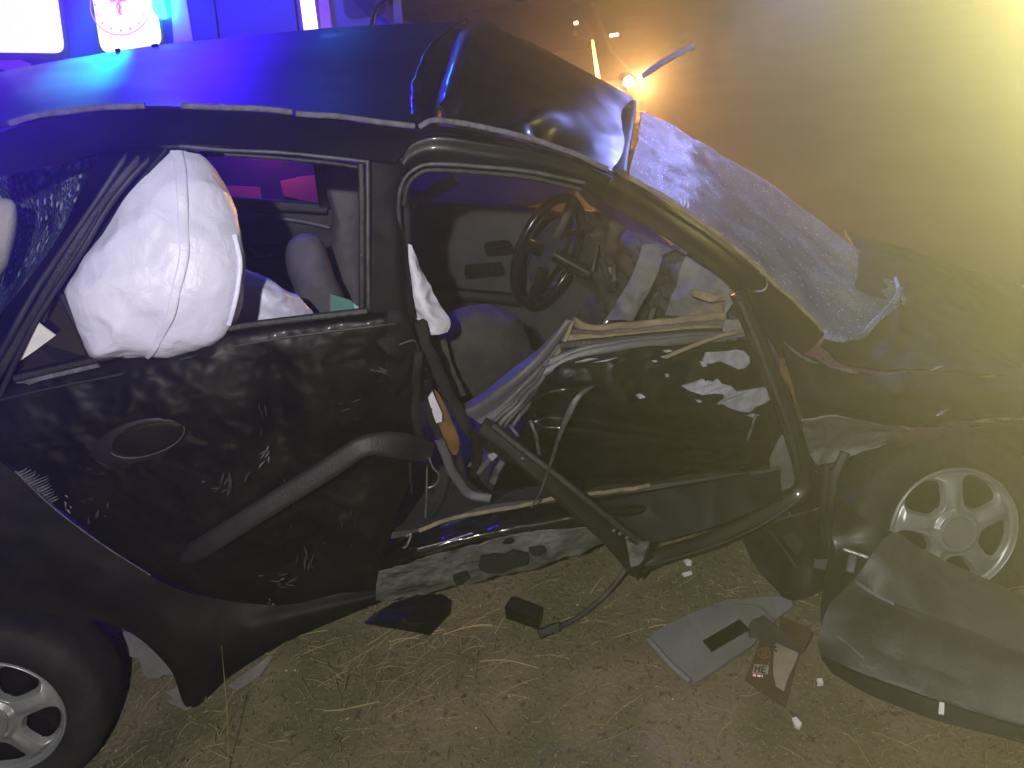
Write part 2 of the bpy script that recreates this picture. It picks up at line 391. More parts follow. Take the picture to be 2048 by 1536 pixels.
# ------------------------------------------------------------------ ground, sky dome not needed (world sky)
def axis(lo, hi, a, b, step):
    out = []; x = a
    while x <= b: out.append(x); x += step
    g = step; x = b
    while x < hi: g *= 1.22; x += g; out.append(min(x, hi))
    g = step; x = a; left = []
    while x > lo: g *= 1.22; x -= g; left.append(max(x, lo))
    return left[::-1]+out
xs = axis(-45, 60, -1.0, 4.0, .028); ys = axis(-25, 80, -1.6, 2.2, .028)
V = [(x, y, ground_z(x, y)) for y in ys for x in xs]; nx = len(xs)
Fc = [(j*nx+i, j*nx+i+1, (j+1)*nx+i+1, (j+1)*nx+i) for j in range(len(ys)-1) for i in range(nx-1)]
GROUND = mat('dirt_and_turf', (.155, .130, .080), .95, var=(.095, .090, .042), vscale=3.2, bump=.9, bscale=55, vsharp=(.42, .62), detail=10)
def speckle(m, col, scale, pos):
    n = m.node_tree; b = n.nodes['Principled BSDF']; L = n.links; tc = n.nodes.new('ShaderNodeTexCoord')
    nz = n.nodes.new('ShaderNodeTexNoise'); nz.inputs['Scale'].default_value = scale; nz.inputs['Detail'].default_value = 4
    L.new(tc.outputs['Object'], nz.inputs[0]); cr_ = n.nodes.new('ShaderNodeValToRGB'); cr_.color_ramp.elements[0].position = pos; cr_.color_ramp.elements[1].position = pos+.1
    L.new(nz.outputs[0], cr_.inputs[0]); mx = n.nodes.new('ShaderNodeMix'); mx.data_type = 'RGBA'; mx.inputs[7].default_value = (*col, 1)
    L.new(b.inputs['Base Color'].links[0].from_socket, mx.inputs[6]); L.new(cr_.outputs[0], mx.inputs[0]); L.new(mx.outputs[2], b.inputs['Base Color'])
speckle(GROUND, (.06, .048, .03), 38, .60); speckle(GROUND, (.25, .22, .16), 120, .62); speckle(GROUND, (.13, .035, .028), 2.1, .70)
g = mk('ground', V, Fc, GROUND); tag(g, kind='structure')

# tarmac the other vehicles stand on
rx = axis(-44, 59, -4, 8, .25); ry = [1.5+.2*k for k in range(5)]+[2.5+.8*1.18**k for k in range(24) if 2.5+.8*1.18**k < 78]
V = [(x, y+(.10*noise.noise(Vector((x*1.7, 2, 0)))+.04*noise.noise(Vector((x*6, 5, 0))) if j == 0 else 0), .03 if j else -.06) for j, y in enumerate(ry) for x in rx]; nx = len(rx)
Fc = [(j*nx+i, j*nx+i+1, (j+1)*nx+i+1, (j+1)*nx+i) for j in range(len(ry)-1) for i in range(nx-1)]
ROAD = mat('worn_asphalt', (.032, .031, .029), .92, var=(.045, .043, .040), vscale=1.2, bump=.25, bscale=140, spec=.2)
tag(mk('road', V, Fc, ROAD), kind='structure')

# haze in the night air
HZ = bpy.data.materials.new('haze'); HZ.use_nodes = True; n = HZ.node_tree; n.nodes.remove(n.nodes['Principled BSDF'])
pv = n.nodes.new('ShaderNodeVolumePrincipled'); pv.inputs['Density'].default_value = HAZE_DENSITY; pv.inputs['Anisotropy'].default_value = HAZE_G
pv.inputs['Color'].default_value = (.9, .9, .86, 1); n.links.new(pv.outputs[0], n.nodes['Material Output'].inputs['Volume'])
V, Fc = box(Vector((7.5, 27.5, 1.5)), 112, 112, 6.0); h = mk('haze', V, Fc, HZ, smooth=False); tag(h, 'thin night haze', kind='stuff')

# ------------------------------------------------------------------ ambulance behind the wreck
YA = 2.8
amb = thing('ambulance', (-1, 3.8, 0), 'ambulance in blue light with lit white side windows and a round crest, behind the wreck', 'ambulance')
prof = [(-3.7, .5), (-3.75, 1.4), (-3.65, 2.45), (-3.5, 2.62), (.35, 2.62), (.62, 2.5), (1.38, 1.52), (2.0, 1.22), (2.2, 1.0), (2.25, .5)]
V = [(x, YA, z) for x, z in prof]+[(x, YA+1.95, z) for x, z in prof]; k = len(prof)
Fc = [tuple(range(k)), tuple(range(2*k-1, k-1, -1))]+[(i, (i+1) % k, k+(i+1) % k, k+i) for i in range(k)]
body = mk('body', V, Fc, BLUELITP, amb, sharp=30)
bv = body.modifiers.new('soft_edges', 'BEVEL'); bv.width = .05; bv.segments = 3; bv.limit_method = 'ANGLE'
def on(px, py, d=0.): return P(px, py, YA-d)
def rounded(pts, r=.05, n=5):
    out = []; k = len(pts)
    for i in range(k):
        p, a, b = pts[i], pts[i-1], pts[(i+1) % k]
        u = (a-p).normalized()*r; v = (b-p).normalized()*r
        for j in range(n+1):
            t = j/n; out.append((p+u)*(1-t)**2 + p*2*t*(1-t) + (p+v)*t**2)
    return out
def window(tl, tr, br, bl, r):
    q = [on(*tl, .012), on(*tr, .012), on(*br, .012), on(*bl, .012)]
    c = sum(q, Vector())/4
    fr = plate('window', rounded([c+(p-c)*1.09 for p in q], r*1.2), .03, DARKBLUE, amb)
    plate('pane', rounded([p+Vector((0, -.012, 0)) for p in q], r), .006, LITPANE, fr)
DARKBLUE = mat('van_window_surround', (.06, .06, .075), .4)
window((-170, -260), (82, -260), (131, 106), (-30, 104), .05)
window((148, -250), (268, -250), (327, 92), (204, 108), .06)
plate('reflective_band', [on(338, -40, .008), on(366, -40, .008), on(386, 84, .008), (on(348, 92, .008))], .004, PINKP, amb)
plate('reflective_band', [on(-60, 96, .008), on(0, 106, .008), on(62, 128, .008), on(55, 150, .008), on(-60, 125, .008)], .004, PINKP, amb)
for a, b, c_, e in ((596, 612, 628, 634), (636, 648, 658, 642)): pass
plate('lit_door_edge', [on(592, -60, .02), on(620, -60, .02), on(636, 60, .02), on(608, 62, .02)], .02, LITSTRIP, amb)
plate('lit_door_edge', [on(632, -60, .02), on(650, -60, .02), on(664, 58, .02), on(642, 60, .02)], .02, PINKP, amb)
rope('door_seam', [on(575, -120, .004), on(590, 0, .004), on(600, 90, .004)], .006, HOLE, amb)
rope('door_seam', [on(412, -120, .004), on(428, 0, .004), on(440, 90, .004)], .006, HOLE, amb)
rope('mirror_arm', [on(742, 55, .16), on(752, 15, .18), on(775, -6, .2), on(790, -15, .2)], .012, BLACKP, amb)
mir = plate('side_mirror', [on(782, -60, .2), on(796, -60, .2), on(806, 46, .2), on(788, 46, .2)], .05, BLUELITP, amb)
cabw = plate('cab_window', rounded([on(670, -150, .01), on(742, -120, .01), on(775, 30, .01), on(690, 40, .01)], .05), .01, DGLASS, amb)
fl_ = plate('window_reflection', rounded([on(301, -60, .06), on(316, -30, .06), on(333, 40, .06), on(318, 36, .06), on(304, 20, .06)], .02), .04, CYAN, amb)  # glowing plate drawn for the beacon's reflection in the window
# round crest on the second pane
CR = mat('crest_red_print', (.80, .10, .38), .5, emit=(.85, .16, .45), estr=.9)
CRL = mat('crest_pale_print', (.85, .5, .65), .5, emit=(.95, .62, .8), estr=1.5)
def disc_ring(name, cx, cy_, r0, r1, m, d, n=72):
    V = []; Fc = []
    for i in range(n):
        a = 2*math.pi*i/n
        for rr, dd in ((r0, d), (r1, d), (r0, d-.003), (r1, d-.003)): V.append(on(cx+rr*math.cos(a), cy_+rr*math.sin(a), dd))
    for i in range(n):
        a, b = 4*i, 4*((i+1) % n)
        Fc += [(a, a+1, b+1, b), (a+2, b+2, b+3, a+3), (a+1, a+3, b+3, b+1), (a, b, b+2, a+2)]
    return mk(name, V, Fc, m, amb)
disc_ring('crest_ring', 241, 10, 59.2, 61.2, CR, .034)
disc_ring('crest_ring', 241, 10, 39.5, 40.3, CRL, .034)
for i in range(16):
    a = 2*math.pi*i/16+math.pi/2; cx_, cy_ = 241+51*math.cos(a), 10+51*math.sin(a)
    pts = []
    for j in range(10):
        b = a+math.pi+math.pi*j/5; rr = 3.4 if j % 2 == 0 else 1.5
        pts.append(on(cx_+rr*math.cos(b), cy_+rr*math.sin(b), .034))
    plate('star', pts, .003, CR, amb)
rope('staff', [on(232, -30, .034), on(237, 0, .034), on(241, 30, .034)], .004, CR, amb)
for s in (0, math.pi):
    pts = []
    for i in range(13):
        t = i/12; amp = 8*(1-.75*t); pts.append(on(234+6*t+amp*math.sin(s+t*2.6*math.pi), -6+35*t, .034))
    rope('serpent', pts, .0028, CR, amb)
for s in (-1, 1):
    for j in range(4):
        rope('wing', [on(235+s*3, -6+j*2, .034), on(235+s*12, -3+j*3-2, .034), on(235+s*(24-3*j), -9+j*5, .034)], .0026, CR, amb)
for px in (-2.6, 1.25):
    ctr = Vector((px, YA+.12, .36))
    V, Fc = lathe([(-.1, .15), (-.11, .22), (-.11, .31), (-.07, .35), (.1, .36), (.14, .33), (.14, .2)], 40, ctr, Vector((0, 1, 0)), Vector((1, 0, 0)))
    wh = mk('wheel', V, Fc, TYRE, amb)
    V, Fc = lathe([(-.115, .0), (-.12, .07), (-.09, .12), (-.112, .2), (-.115, .22), (-.08, .23)], 32, ctr, Vector((0, 1, 0)), Vector((1, 0, 0)))
    mk('rim', V, Fc, SILVER, wh)
V, Fc = box(Vector((.1, YA+.06, 2.72)), .5, .2, .14, 0, .03); mk('beacon', V, Fc, BEACON, amb)
V, Fc = box(Vector((1.05, YA+.35, 2.42)), .2, .5, .1, 0, .03); mk('beacon', V, Fc, BEACON, amb)
V, Fc = box(Vector((-3.2, YA+.06, 2.70)), .4, .2, .12, 0, .03); mk('beacon', V, Fc, BEACON, amb)
V, Fc = box(Vector((-1.0, YA-.02, .62)), 4.6, .05, .22, 0, .02); mk('side_skirt', V, Fc, BLACKP, amb)

# ------------------------------------------------------------------ car with its headlamp on, beyond the wreck
hc = thing('headlight_car', (2.5, 6.3, 0), 'dark car with one orange headlamp shining towards us, beyond the wreck', 'car')
DARKCAR = mat('dark_maroon_paint', (.012, .006, .005), .5, var=(.016, .008, .007), vscale=3)
prof = [(4.55, .32), (4.5, .62), (4.62, .86), (5.5, .98), (6.2, 1.40), (6.6, 1.46), (7.7, 1.42), (8.3, 1.0), (8.5, .9), (8.5, .35)]
V = []; k = len(prof)
for x, sc_ in ((1.62, .97), (1.68, 1.0), (2.4, 1.02), (3.14, 1.0), (3.19, .97)):
    V += [(x, y, .3+(z-.3)*sc_) for y, z in prof]
Fc = [tuple(range(k)), tuple(range(5*k-1, 4*k-1, -1))]
for s in range(4): Fc += [(s*k+i, s*k+(i+1) % k, (s+1)*k+(i+1) % k, (s+1)*k+i) for i in range(k)]
b_ = mk('body', V, Fc, DARKCAR, hc, sharp=35)
plate('windscreen', [Vector((1.78, 5.52, 1.03)), Vector((3.05, 5.52, 1.03)), Vector((2.95, 6.14, 1.42)), Vector((1.9, 6.14, 1.42))], .01, DGLASS, hc)
plate('bonnet_edge_glint', [P(1183, 80, 4.5), P(1187, 80, 4.5), P(1202, 163, 4.47), P(1193, 163, 4.47)], .01, AMBER, hc).name = 'edge_glint'  # glowing strip drawn for the orange reflection along an edge
hp = P(1260, 165, 4.42)
for x, m_ in ((hp.x, LAMPON), (2*2.42-hp.x, BLACKP)):
    ctr = Vector((x, 4.48, hp.z))
    V, Fc = lathe([(-.02, 0), (-.034, .02), (-.02, .040)], 28, ctr, Vector((0, 1, 0)), Vector((1, 0, 0)))
    hl = mk('headlight', V, Fc, m_, hc)
    V, Fc = lathe([(-.018, .041), (-.018, .05), (.03, .07), (.08, .07)], 28, ctr, Vector((0, 1, 0)), Vector((1, 0, 0))); mk('headlight_bezel', V, Fc, BLACKP, hl)
V, Fc = box(Vector((2.54, 4.5, .66)), .8, .06, .16, 0, .02); mk('grille', V, Fc, BLACKP, hc)
V, Fc = box(Vector((2.41, 4.5, .42)), 1.52, .12, .22, 0, .04); mk('bumper', V, Fc, BLACKP, hc)
p_ = P(1228, 70, 5.3); V, Fc = box(p_, .08, .03, .025, 0, .004); mk('marker_lamp', V, Fc, LITSTRIP, hc)
p_ = P(1152, 46, 5.72); V, Fc = box(p_, .04, .03, .03, 0, .006); mk('marker_lamp', V, Fc, LAMPSMALL, hc)
for x in (1.78, 3.06):
    for y in (5.25, 7.7):
        V, Fc = lathe([(-.09, .12), (-.1, .2), (-.09, .29), (.09, .29), (.1, .2), (.09, .12)], 28, Vector((x, y, .28)), Vector((1, 0, 0)), Vector((0, 1, 0))); mk('wheel', V, Fc, TYRE, hc)

# ------------------------------------------------------------------ wrecked car
car = thing('wrecked_car', (1.3, .7, 0), 'dark wrecked saloon with its near side torn open and front door crushed', 'car')
V, Fc = box(Vector((.52, YA-.04, 1.22)), .08, .04, .04, 0, .01); mk('added_red_lamp', V, Fc, emis('added_red_lens', (1, .12, .12), 4), amb)  # added red glowing box to go with the red light
lamp('added_red_light', 'POINT', (.5, YA-.12, 1.16), 5, (1, .16, .2), shadow_soft_size=.03)  # added red light for the pink glow behind the far window
# reflective band low on the van's side, seen through the wreck's windows
plate('reflective_band', [on(425, 372, .008), on(470, 372, .008), on(520, 374, .008), on(524, 402, .008), on(440, 398, .008)], .004, PINKP, amb)
plate('reflective_band', [on(560, 362, .008), on(610, 352, .008), on(650, 350, .008), on(655, 412, .008), on(566, 392, .008)], .004, PINKP, amb)
# roof: far edge measured against the scene behind it
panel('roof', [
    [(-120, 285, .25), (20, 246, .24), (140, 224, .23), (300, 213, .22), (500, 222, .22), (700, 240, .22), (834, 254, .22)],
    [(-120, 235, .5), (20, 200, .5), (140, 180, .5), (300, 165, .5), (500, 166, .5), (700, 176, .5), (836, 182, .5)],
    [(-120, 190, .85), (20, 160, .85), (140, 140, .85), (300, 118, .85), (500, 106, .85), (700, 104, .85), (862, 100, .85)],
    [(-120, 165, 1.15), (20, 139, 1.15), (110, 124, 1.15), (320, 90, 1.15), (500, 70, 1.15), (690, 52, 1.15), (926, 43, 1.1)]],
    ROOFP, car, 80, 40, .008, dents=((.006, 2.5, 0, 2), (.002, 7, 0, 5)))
def fold(u, v):
    d = -.05*math.exp(-((u-.10)/.07)**2)*math.sin(math.pi*min(1, v*1.1+.05))**.7
    d += .035*math.exp(-((u-.24-.02*v)/.07)**2)*(1-.4*v)
    d -= .035*math.exp(-((u-.42)/.12)**2-((v-.14)/.13)**2)
    d += .03*math.exp(-((u-.55-.35*v)/.08)**2-((v-.2)/.2)**2)
    d -= .02*math.exp(-((u-.72)/.1)**2-((v-.1)/.12)**2)
    d -= .030*math.exp(-((u-.17)/.035)**2-((v-.07)/.06)**2) + .026*math.exp(-((u-.5)/.06)**2-((v-.16-.2*(u-.5))/.05)**2) + .022*math.exp(-((u-.68)/.07)**2-((v-.09)/.05)**2)
    return d
panel('roof_front', [
    [(833, 254, .22), (868, 238, .22), (900, 240, .21), (990, 258, .21), (1080, 284, .21), (1160, 314, .21), (1236, 348, .21)],
    [(834, 190, .45), (880, 172, .45), (940, 190, .45), (1020, 200, .45), (1100, 225, .45), (1180, 262, .45), (1246, 300, .45)],
    [(868, 92, .8), (915, 82, .8), (970, 102, .8), (1040, 126, .8), (1120, 168, .8), (1195, 208, .8), (1256, 248, .8)],
    [(926, 43, 1.1), (940, 46, 1.08), (1000, 62, 1.05), (1070, 88, 1.05), (1140, 126, 1.0), (1205, 160, 1.0), (1266, 196, 1.0)]],
    FOLDP, car, 110, 60, .008, dents=((.004, 5, 1, 3), (.0015, 11, 0, 1)), edge=.06, fn=fold)
sweep('roof_fold_lip', [(834, 236, .30), (832, 196, .42), (842, 145, .6), (868, 95, .85), (905, 58, 1.02), (930, 44, 1.1)], .03, .02, FOLDP, car, 40, wob=.010)
sweep('windscreen_header', [(1236, 346, .22), (1240, 315, .4), (1250, 265, .7), (1260, 205, .98)], .05, .02, RUB, car, 30)
# drip molding, broken into lengths
for pts in ([(18, 247, .2), (60, 234, .2), (110, 225, .2), (200, 216, .2), (290, 211, .2)], [(362, 213, .2), (450, 214, .2), (520, 218, .2), (585, 224, .2)],
            [(592, 226, .2), (680, 234, .2), (760, 244, .2), (830, 252, .2)], [(838, 254, .19), (868, 241, .19), (920, 247, .19), (1010, 264, .19), (1100, 290, .19), (1160, 312, .19), (1216, 338, .19)]):
    sweep('drip_molding', pts, .015, .010, GRIME, car, 50, wob=.002)
sweep('drip_molding', [(440, 211, .2), (452, 214, .2)], .012, .01, GRIME, car)
# cant rail above the rear door
panel('cant_rail', [
    [(-80, 300, .21), (40, 252, .2), (150, 226, .2), (300, 217, .2), (480, 222, .2), (660, 240, .2), (834, 260, .2)],
    [(-80, 330, .17), (40, 300, .165), (150, 272, .165), (300, 252, .165), (480, 257, .165), (660, 272, .165), (822, 288, .165)],
    [(-80, 372, .16), (30, 345, .15), (140, 322, .14), (240, 296, .13), (420, 290, .13), (600, 304, .13), (790, 326, .13)]],
    PAINT, car, 60, 24, .012, dents=((.003, 6, 0, 4),))
sweep('window_surround', [(360, 292, .12), (450, 300, .12), (560, 305, .12), (660, 315, .12), (738, 324, .12)], .010, .012, SEAL, car, 40)
sweep('window_surround', [(735, 322, .12), (736, 400, .1), (736, 500, .075), (737, 628, .05)], .012, .02, SEAL, car, 30)
sweep('window_surround', [(722, 328, .13), (724, 400, .11), (724, 500, .085), (724, 630, .06)], .018, .02, RUB, car, 30)
sweep('window_surround', [(716, 334, .14), (660, 326, .15), (560, 316, .15), (450, 308, .15)], .012, .02, RUB, car, 30)
# C pillar with its stepped door shuts
panel('rear_pillar', [
    [(205, 300, .2), (160, 385, .17), (118, 470, .14), (60, 555, .11), (-10, 640, .09), (-70, 710, .08)],
    [(268, 300, .16), (218, 390, .13), (160, 490, .1), (95, 590, .07), (30, 690, .05), (-30, 790, .03)],
    [(330, 296, .14), (262, 380, .11), (190, 480, .08), (125, 580, .05), (62, 680, .03), (5, 795, .02)]],
    PAINT, car, 50, 16, .012, dents=((.002, 8, 0, 2),))
for pts, wd, m_ in (([(338, 284, .22), (312, 306, .16), (262, 356, .115), (214, 418, .09), (165, 500, .06), (115, 575, .04), (68, 650, .02), (30, 725, .01), (0, 790, .0)], .014, MOLD),
                    ([(276, 286, .22), (246, 322, .16), (180, 422, .11), (95, 545, .07), (60, 600, .05), (30, 655, .03), (0, 708, .02), (-30, 765, .01)], .016, MOLD),
                    ([(306, 284, .22), (284, 312, .16), (240, 362, .12), (190, 430, .1), (140, 505, .07), (95, 580, .05), (45, 665, .03), (5, 735, .01), (-25, 790, .01)], .022, RUB),
                    ([(205, 425, .1), (110, 580, .05), (85, 640, .04)], .02, RUB)):
    sweep('door_shut_strip', pts, wd, .018, m_, car, 40)
# rear screen, seen through the gap beside the pillar
panel('rear_screen', [
    [(-60, 360, .75), (40, 345, .6), (120, 330, .45), (208, 312, .3)],
    [(-60, 480, .8), (30, 470, .65), (85, 455, .45), (150, 420, .28)],
    [(-60, 640, .7), (-10, 620, .5), (45, 565, .35), (90, 520, .25)],
    [(-80, 760, .6), (-50, 720, .4), (-20, 680, .25), (0, 650, .2)]], RSCREEN, car, 40, 30, .006, dents=((.004, 9, 0, 1),))
inflate('rear_headrest', [(-40, 400), (5, 396), (30, 405), (36, 440), (28, 490), (10, 540), (-30, 560)], .34, .05, BEIGE, car, k=48, rings=10)
# quarter light of the rear door: black blank with a card lying behind it
plate('quarter_light', [(92, 600, .05), (122, 590, .05), (150, 640, .045), (180, 715, .035), (120, 728, .03), (32, 752, .03), (60, 680, .04)], .006, mat('black_quarter_light', (.008, .008, .009), .2), car)
plate('parcel_card', [(76, 645, .02), (111, 671, .02), (72, 700, .02), (34, 726, .02), (52, 690, .02)], .004, PAPER, car)
sweep('quarter_light_bar', [(122, 588, .03), (142, 630, .03), (162, 672, .03), (182, 718, .03)], .013, .02, MOLD, car, 24)
# rear door
rd = panel('rear_door', [
    [(-60, 782, .03), (28, 758, .03), (181, 722, .03), (320, 692, .03), (458, 658, .03), (600, 640, .03), (745, 624, .03), (802, 622, .05)],
    [(-60, 812, .0), (95, 776, .0), (253, 745, .0), (370, 716, .0), (478, 690, .0), (600, 670, .0), (745, 652, .0), (826, 642, .03)],
    [(-40, 890, -.03), (90, 850, -.03), (235, 815, -.03), (360, 785, -.03), (480, 765, -.02), (600, 750, -.01), (735, 740, .0), (832, 735, .04)],
    [(20, 930, -.035), (120, 905, -.04), (250, 885, -.04), (380, 862, -.04), (490, 850, -.03), (600, 845, -.01), (735, 840, .02), (838, 840, .06)],
    [(75, 985, -.04), (180, 970, -.045), (300, 955, -.045), (420, 945, -.04), (520, 935, -.02), (620, 925, .0), (740, 920, .03), (835, 925, .08)],
    [(190, 1068, -.035), (290, 1060, -.04), (400, 1050, -.04), (490, 1040, -.03), (580, 1030, -.01), (660, 1020, .01), (740, 1010, .02), (800, 1010, .06)],
    [(300, 1142, -.03), (390, 1140, -.035), (470, 1130, -.03), (550, 1120, -.02), (620, 1110, -.01), (690, 1100, .0), (750, 1092, .01), (775, 1090, .03)],
    [(420, 1195, -.02), (480, 1205, -.02), (550, 1210, -.02), (610, 1205, -.01), (660, 1198, .0), (710, 1192, .01), (755, 1188, .015), (768, 1185, .03)]],
    DOORP, car, 120, 110, .012, dents=((.012, 3.0, 0, 8), (.007, 7, 1, 3), (.004, 15, 1, 4), (.003, 30, 1, 6)), edge=.16,
    fn=lambda u, v: -.035*math.exp(-((u-.66)/.05)**2-((v-.4)/.16)**2)-.03*math.exp(-((u-.62)/.1)**2-((v-.85)/.1)**2)+.02*math.exp(-((u-.74)/.05)**2-((v-.45)/.2)**2))
sweep('belt_weatherstrip', [(30, 757, .02), (110, 738, .02), (190, 720, .02), (320, 690, .02), (458, 657, .02), (600, 638, .02), (735, 622, .02)], .02, .02, RUB, rd, 50)
sweep('belt_crease', [(-50, 812, -.004), (95, 778, -.004), (253, 746, -.004), (370, 717, -.004), (478, 691, -.004), (600, 671, -.004), (745, 653, -.004), (820, 644, .02)], .006, .004, MOLD, rd, 60)
panel('window_sill_trim', [[(32, 760, .024), (70, 745, .024), (120, 732, .022), (190, 720, .02)], [(35, 780, .01), (80, 762, .01), (140, 748, .01), (200, 734, .01)]], GRIME, rd, 30, 8, .004, dents=((.002, 20, 0, 3),))
def bump_disc(name, cx, cy_, a, b, ang, y, D, m, parent, dish=0.):
    """raised or dished ellipse lying on the door"""
    V, Fc = [], []; n, rg = 56, 10
    for i in range(rg+1):
        s = i/rg
        h = D*math.sqrt(max(0, 1-s**2)) - dish*max(0, 1-(s/.75)**2)
        for j in range(n):
            t = 2*math.pi*j/n; ex, ey = a*s*math.cos(t), b*s*math.sin(t)
            V.append(P(cx+ex*math.cos(ang)-ey*math.sin(ang), cy_+ex*math.sin(ang)+ey*math.cos(ang), y-h))
    for i in range(rg):
        for j in range(n): Fc.append((i*n+j, i*n+(j+1) % n, (i+1)*n+(j+1) % n, (i+1)*n+j))
    return mk(name, V, Fc, m, parent)
hd = bump_disc('handle', 278, 884, 95, 43, R(-15), -.046, .010, MOLD, rd)
bump_disc('handle_cup', 293, 877, 77, 33, R(-16), -.052, .006, BLACKP, hd, .0)
el = lambda a_, b_, t0, t1, cx, cy_, y_: [P(cx+a_*math.cos(t)*math.cos(R(-16))-b_*math.sin(t)*math.sin(R(-16)), cy_+a_*math.cos(t)*math.sin(R(-16))+b_*math.sin(t)*math.cos(R(-16)), y_) for t in [t0+(t1-t0)*i/24 for i in range(25)]]
rope('handle_rim', el(78, 34, -.1, 2.9, 293, 877, -.056), .0016, TRIMG, hd, 60); rope('handle_rim', el(96, 43, 1.0, 4.3, 278, 884, -.048), .0011, MOLD, hd, 60)
sweep('side_molding', [(362, 1122, -.055), (420, 1085, -.06), (500, 1035, -.06), (580, 985, -.05), (660, 935, -.04), (720, 896, -.03), (760, 888, -.02), (810, 893, .0), (862, 905, .05)], .06, .014, MOLD, rd, 70, taper=lambda t: (.25+.75*min(1, t*16)**.5) if t < .7 else 1+.25*math.sin((t-.7)/.3*math.pi), sq=.7)
# scratches down to bare metal on the rear door: clusters of thin streaks
rs = random.Random(3)
def scuff(cx, cy_, y_, n_, spread, ang, ln, m_, wd=.003):
    for _ in range(n_):
        x, y = cx+rs.gauss(0, spread[0]), cy_+rs.gauss(0, spread[1]); a = R(ang)+rs.gauss(0, .25); l = ln*rs.uniform(.35, 1.2)
        sweep('bare_metal_scratch', [(x, y, y_), (x+l*.5*math.cos(a)+rs.uniform(-2, 2), y+l*.5*math.sin(a), y_-.001), (x+l*math.cos(a), y+l*math.sin(a), y_)], wd*rs.uniform(.6, 1.6), .003, m_, rd, 8, taper=lambda t: .25+.75*math.sin(math.pi*t))
DUST = mat('dull_scuff', (.032, .031, .033), .8, var=(.018, .017, .018), vscale=30)
PALES = mat('pale_scrape', (.15, .15, .19), .7, var=(.08, .08, .10), vscale=60)
for i in range(15):
    t = i/14; x, y = 36+66*t, 946+58*t; l = 34*(1-.55*abs(t-.35)/.65)
    sweep('bare_metal_scratch', [(x, y, -.047), (x+l*.5, y-l*.22, -.052), (x+l*rs.uniform(.7, 1.1), y-l*.45, -.05)], .0055*rs.uniform(.7, 1.4), .003, PALES, rd, 8, taper=lambda q: 1-.85*q)
scuff(132, 1008, -.05, 5, (6, 8), 60, 12, PALES, .003); scuff(198, 1028, -.052, 6, (10, 10), 70, 22, DUST, .006)
scuff(536, 912, -.045, 6, (5, 14), 110, 22, PALES, .0035); scuff(460, 950, -.052, 5, (5, 12), 95, 40, DUST, .006); scuff(425, 980, -.052, 6, (30, 8), -30, 20, DUST, .004)
scuff(612, 1105, -.03, 6, (10, 16), 105, 26, DUST, .005); scuff(548, 1165, -.035, 9, (24, 10), -5, 24, DUST, .005); scuff(542, 1205, -.035, 3, (4, 5), 60, 8, PALES, .004)
scuff(755, 735, -.012, 5, (14, 8), 25, 24, DUST, .005); scuff(620, 1050, -.02, 8, (60, 40), 80, 16, DUST, .003); scuff(665, 815, -.01, 5, (25, 12), -10, 18, DUST, .003); scuff(520, 820, -.035, 5, (10, 30), 75, 24, DUST, .003)
# rear quarter panel over the wheel, torn corner hanging down
panel('rear_quarter_panel', [
    [(-90, 860, -.03), (28, 944, -.03), (110, 1020, -.03), (205, 1090, -.03), (300, 1152, -.03), (380, 1186, -.025), (450, 1198, -.012), (540, 1206, -.005), (640, 1190, .005), (757, 1176, .02)],
    [(-90, 1050, -.07), (20, 1090, -.07), (110, 1130, -.07), (210, 1175, -.065), (290, 1225, -.065), (360, 1275, -.075), (425, 1300, -.08), (505, 1265, -.06), (612, 1238, -.04), (757, 1196, .0)],
    [(-90, 1225, -.08), (40, 1226, -.08), (130, 1231, -.07), (215, 1246, -.06), (282, 1280, -.05), (342, 1342, -.06), (381, 1417, -.10), (470, 1346, -.02), (590, 1276, .06), (757, 1203, .08)]],
    WINGP, car, 110, 34, .01, dents=((.006, 4, 0, 1), (.004, 9, 1, 2)), edge=.1)
sweep('panel_edge', [(30, 942, -.045), (110, 1018, -.045), (205, 1089, -.045), (300, 1150, -.043)], .004, .004, GRIME, car, 30)

for px, py, y_ in ((156, 126, 1.1), (183, 133, 1.02), (192, 131, 1.02), (203, 128, 1.02), (216, 128, 1.0), (236, 102, 1.13), (310, 92, 1.12), (110, 133, 1.1)):
    V, Fc = box(P(px, py, y_), random.uniform(.012, .03), .012, random.uniform(.008, .02), random.uniform(0, 3), .002); mk('roof_grit', V, Fc, BLACKP, car)
# B pillar and the torn shut face below it
panel('centre_pillar', [
    [(738, 318, .14), (770, 322, .14), (800, 326, .15), (816, 330, .17)],
    [(738, 420, .11), (768, 420, .105), (795, 420, .11), (808, 420, .14)],
    [(739, 530, .08), (770, 530, .075), (800, 530, .08), (818, 530, .12)],
    [(742, 630, .05), (775, 632, .045), (812, 632, .05), (834, 636, .10)]], PILLARM, car, 24, 40, .02, dents=((.004, 9, 1, 3),), edge=.1)
panel('torn_pillar_skin', [
    [(742, 628, .045), (780, 622, .03), (810, 626, .03), (832, 640, .06)],
    [(745, 665, .02), (785, 660, .0), (820, 665, .02), (845, 690, .06)],
    [(745, 705, .01), (790, 710, -.005), (828, 720, .02), (862, 752, .07)],
    [(748, 780, .02), (795, 790, .02), (835, 800, .04), (850, 800, .08)]], PILLARM, car, 40, 40, .006, dents=((.014, 9, 1, 4), (.012, 16, 1, 8)))
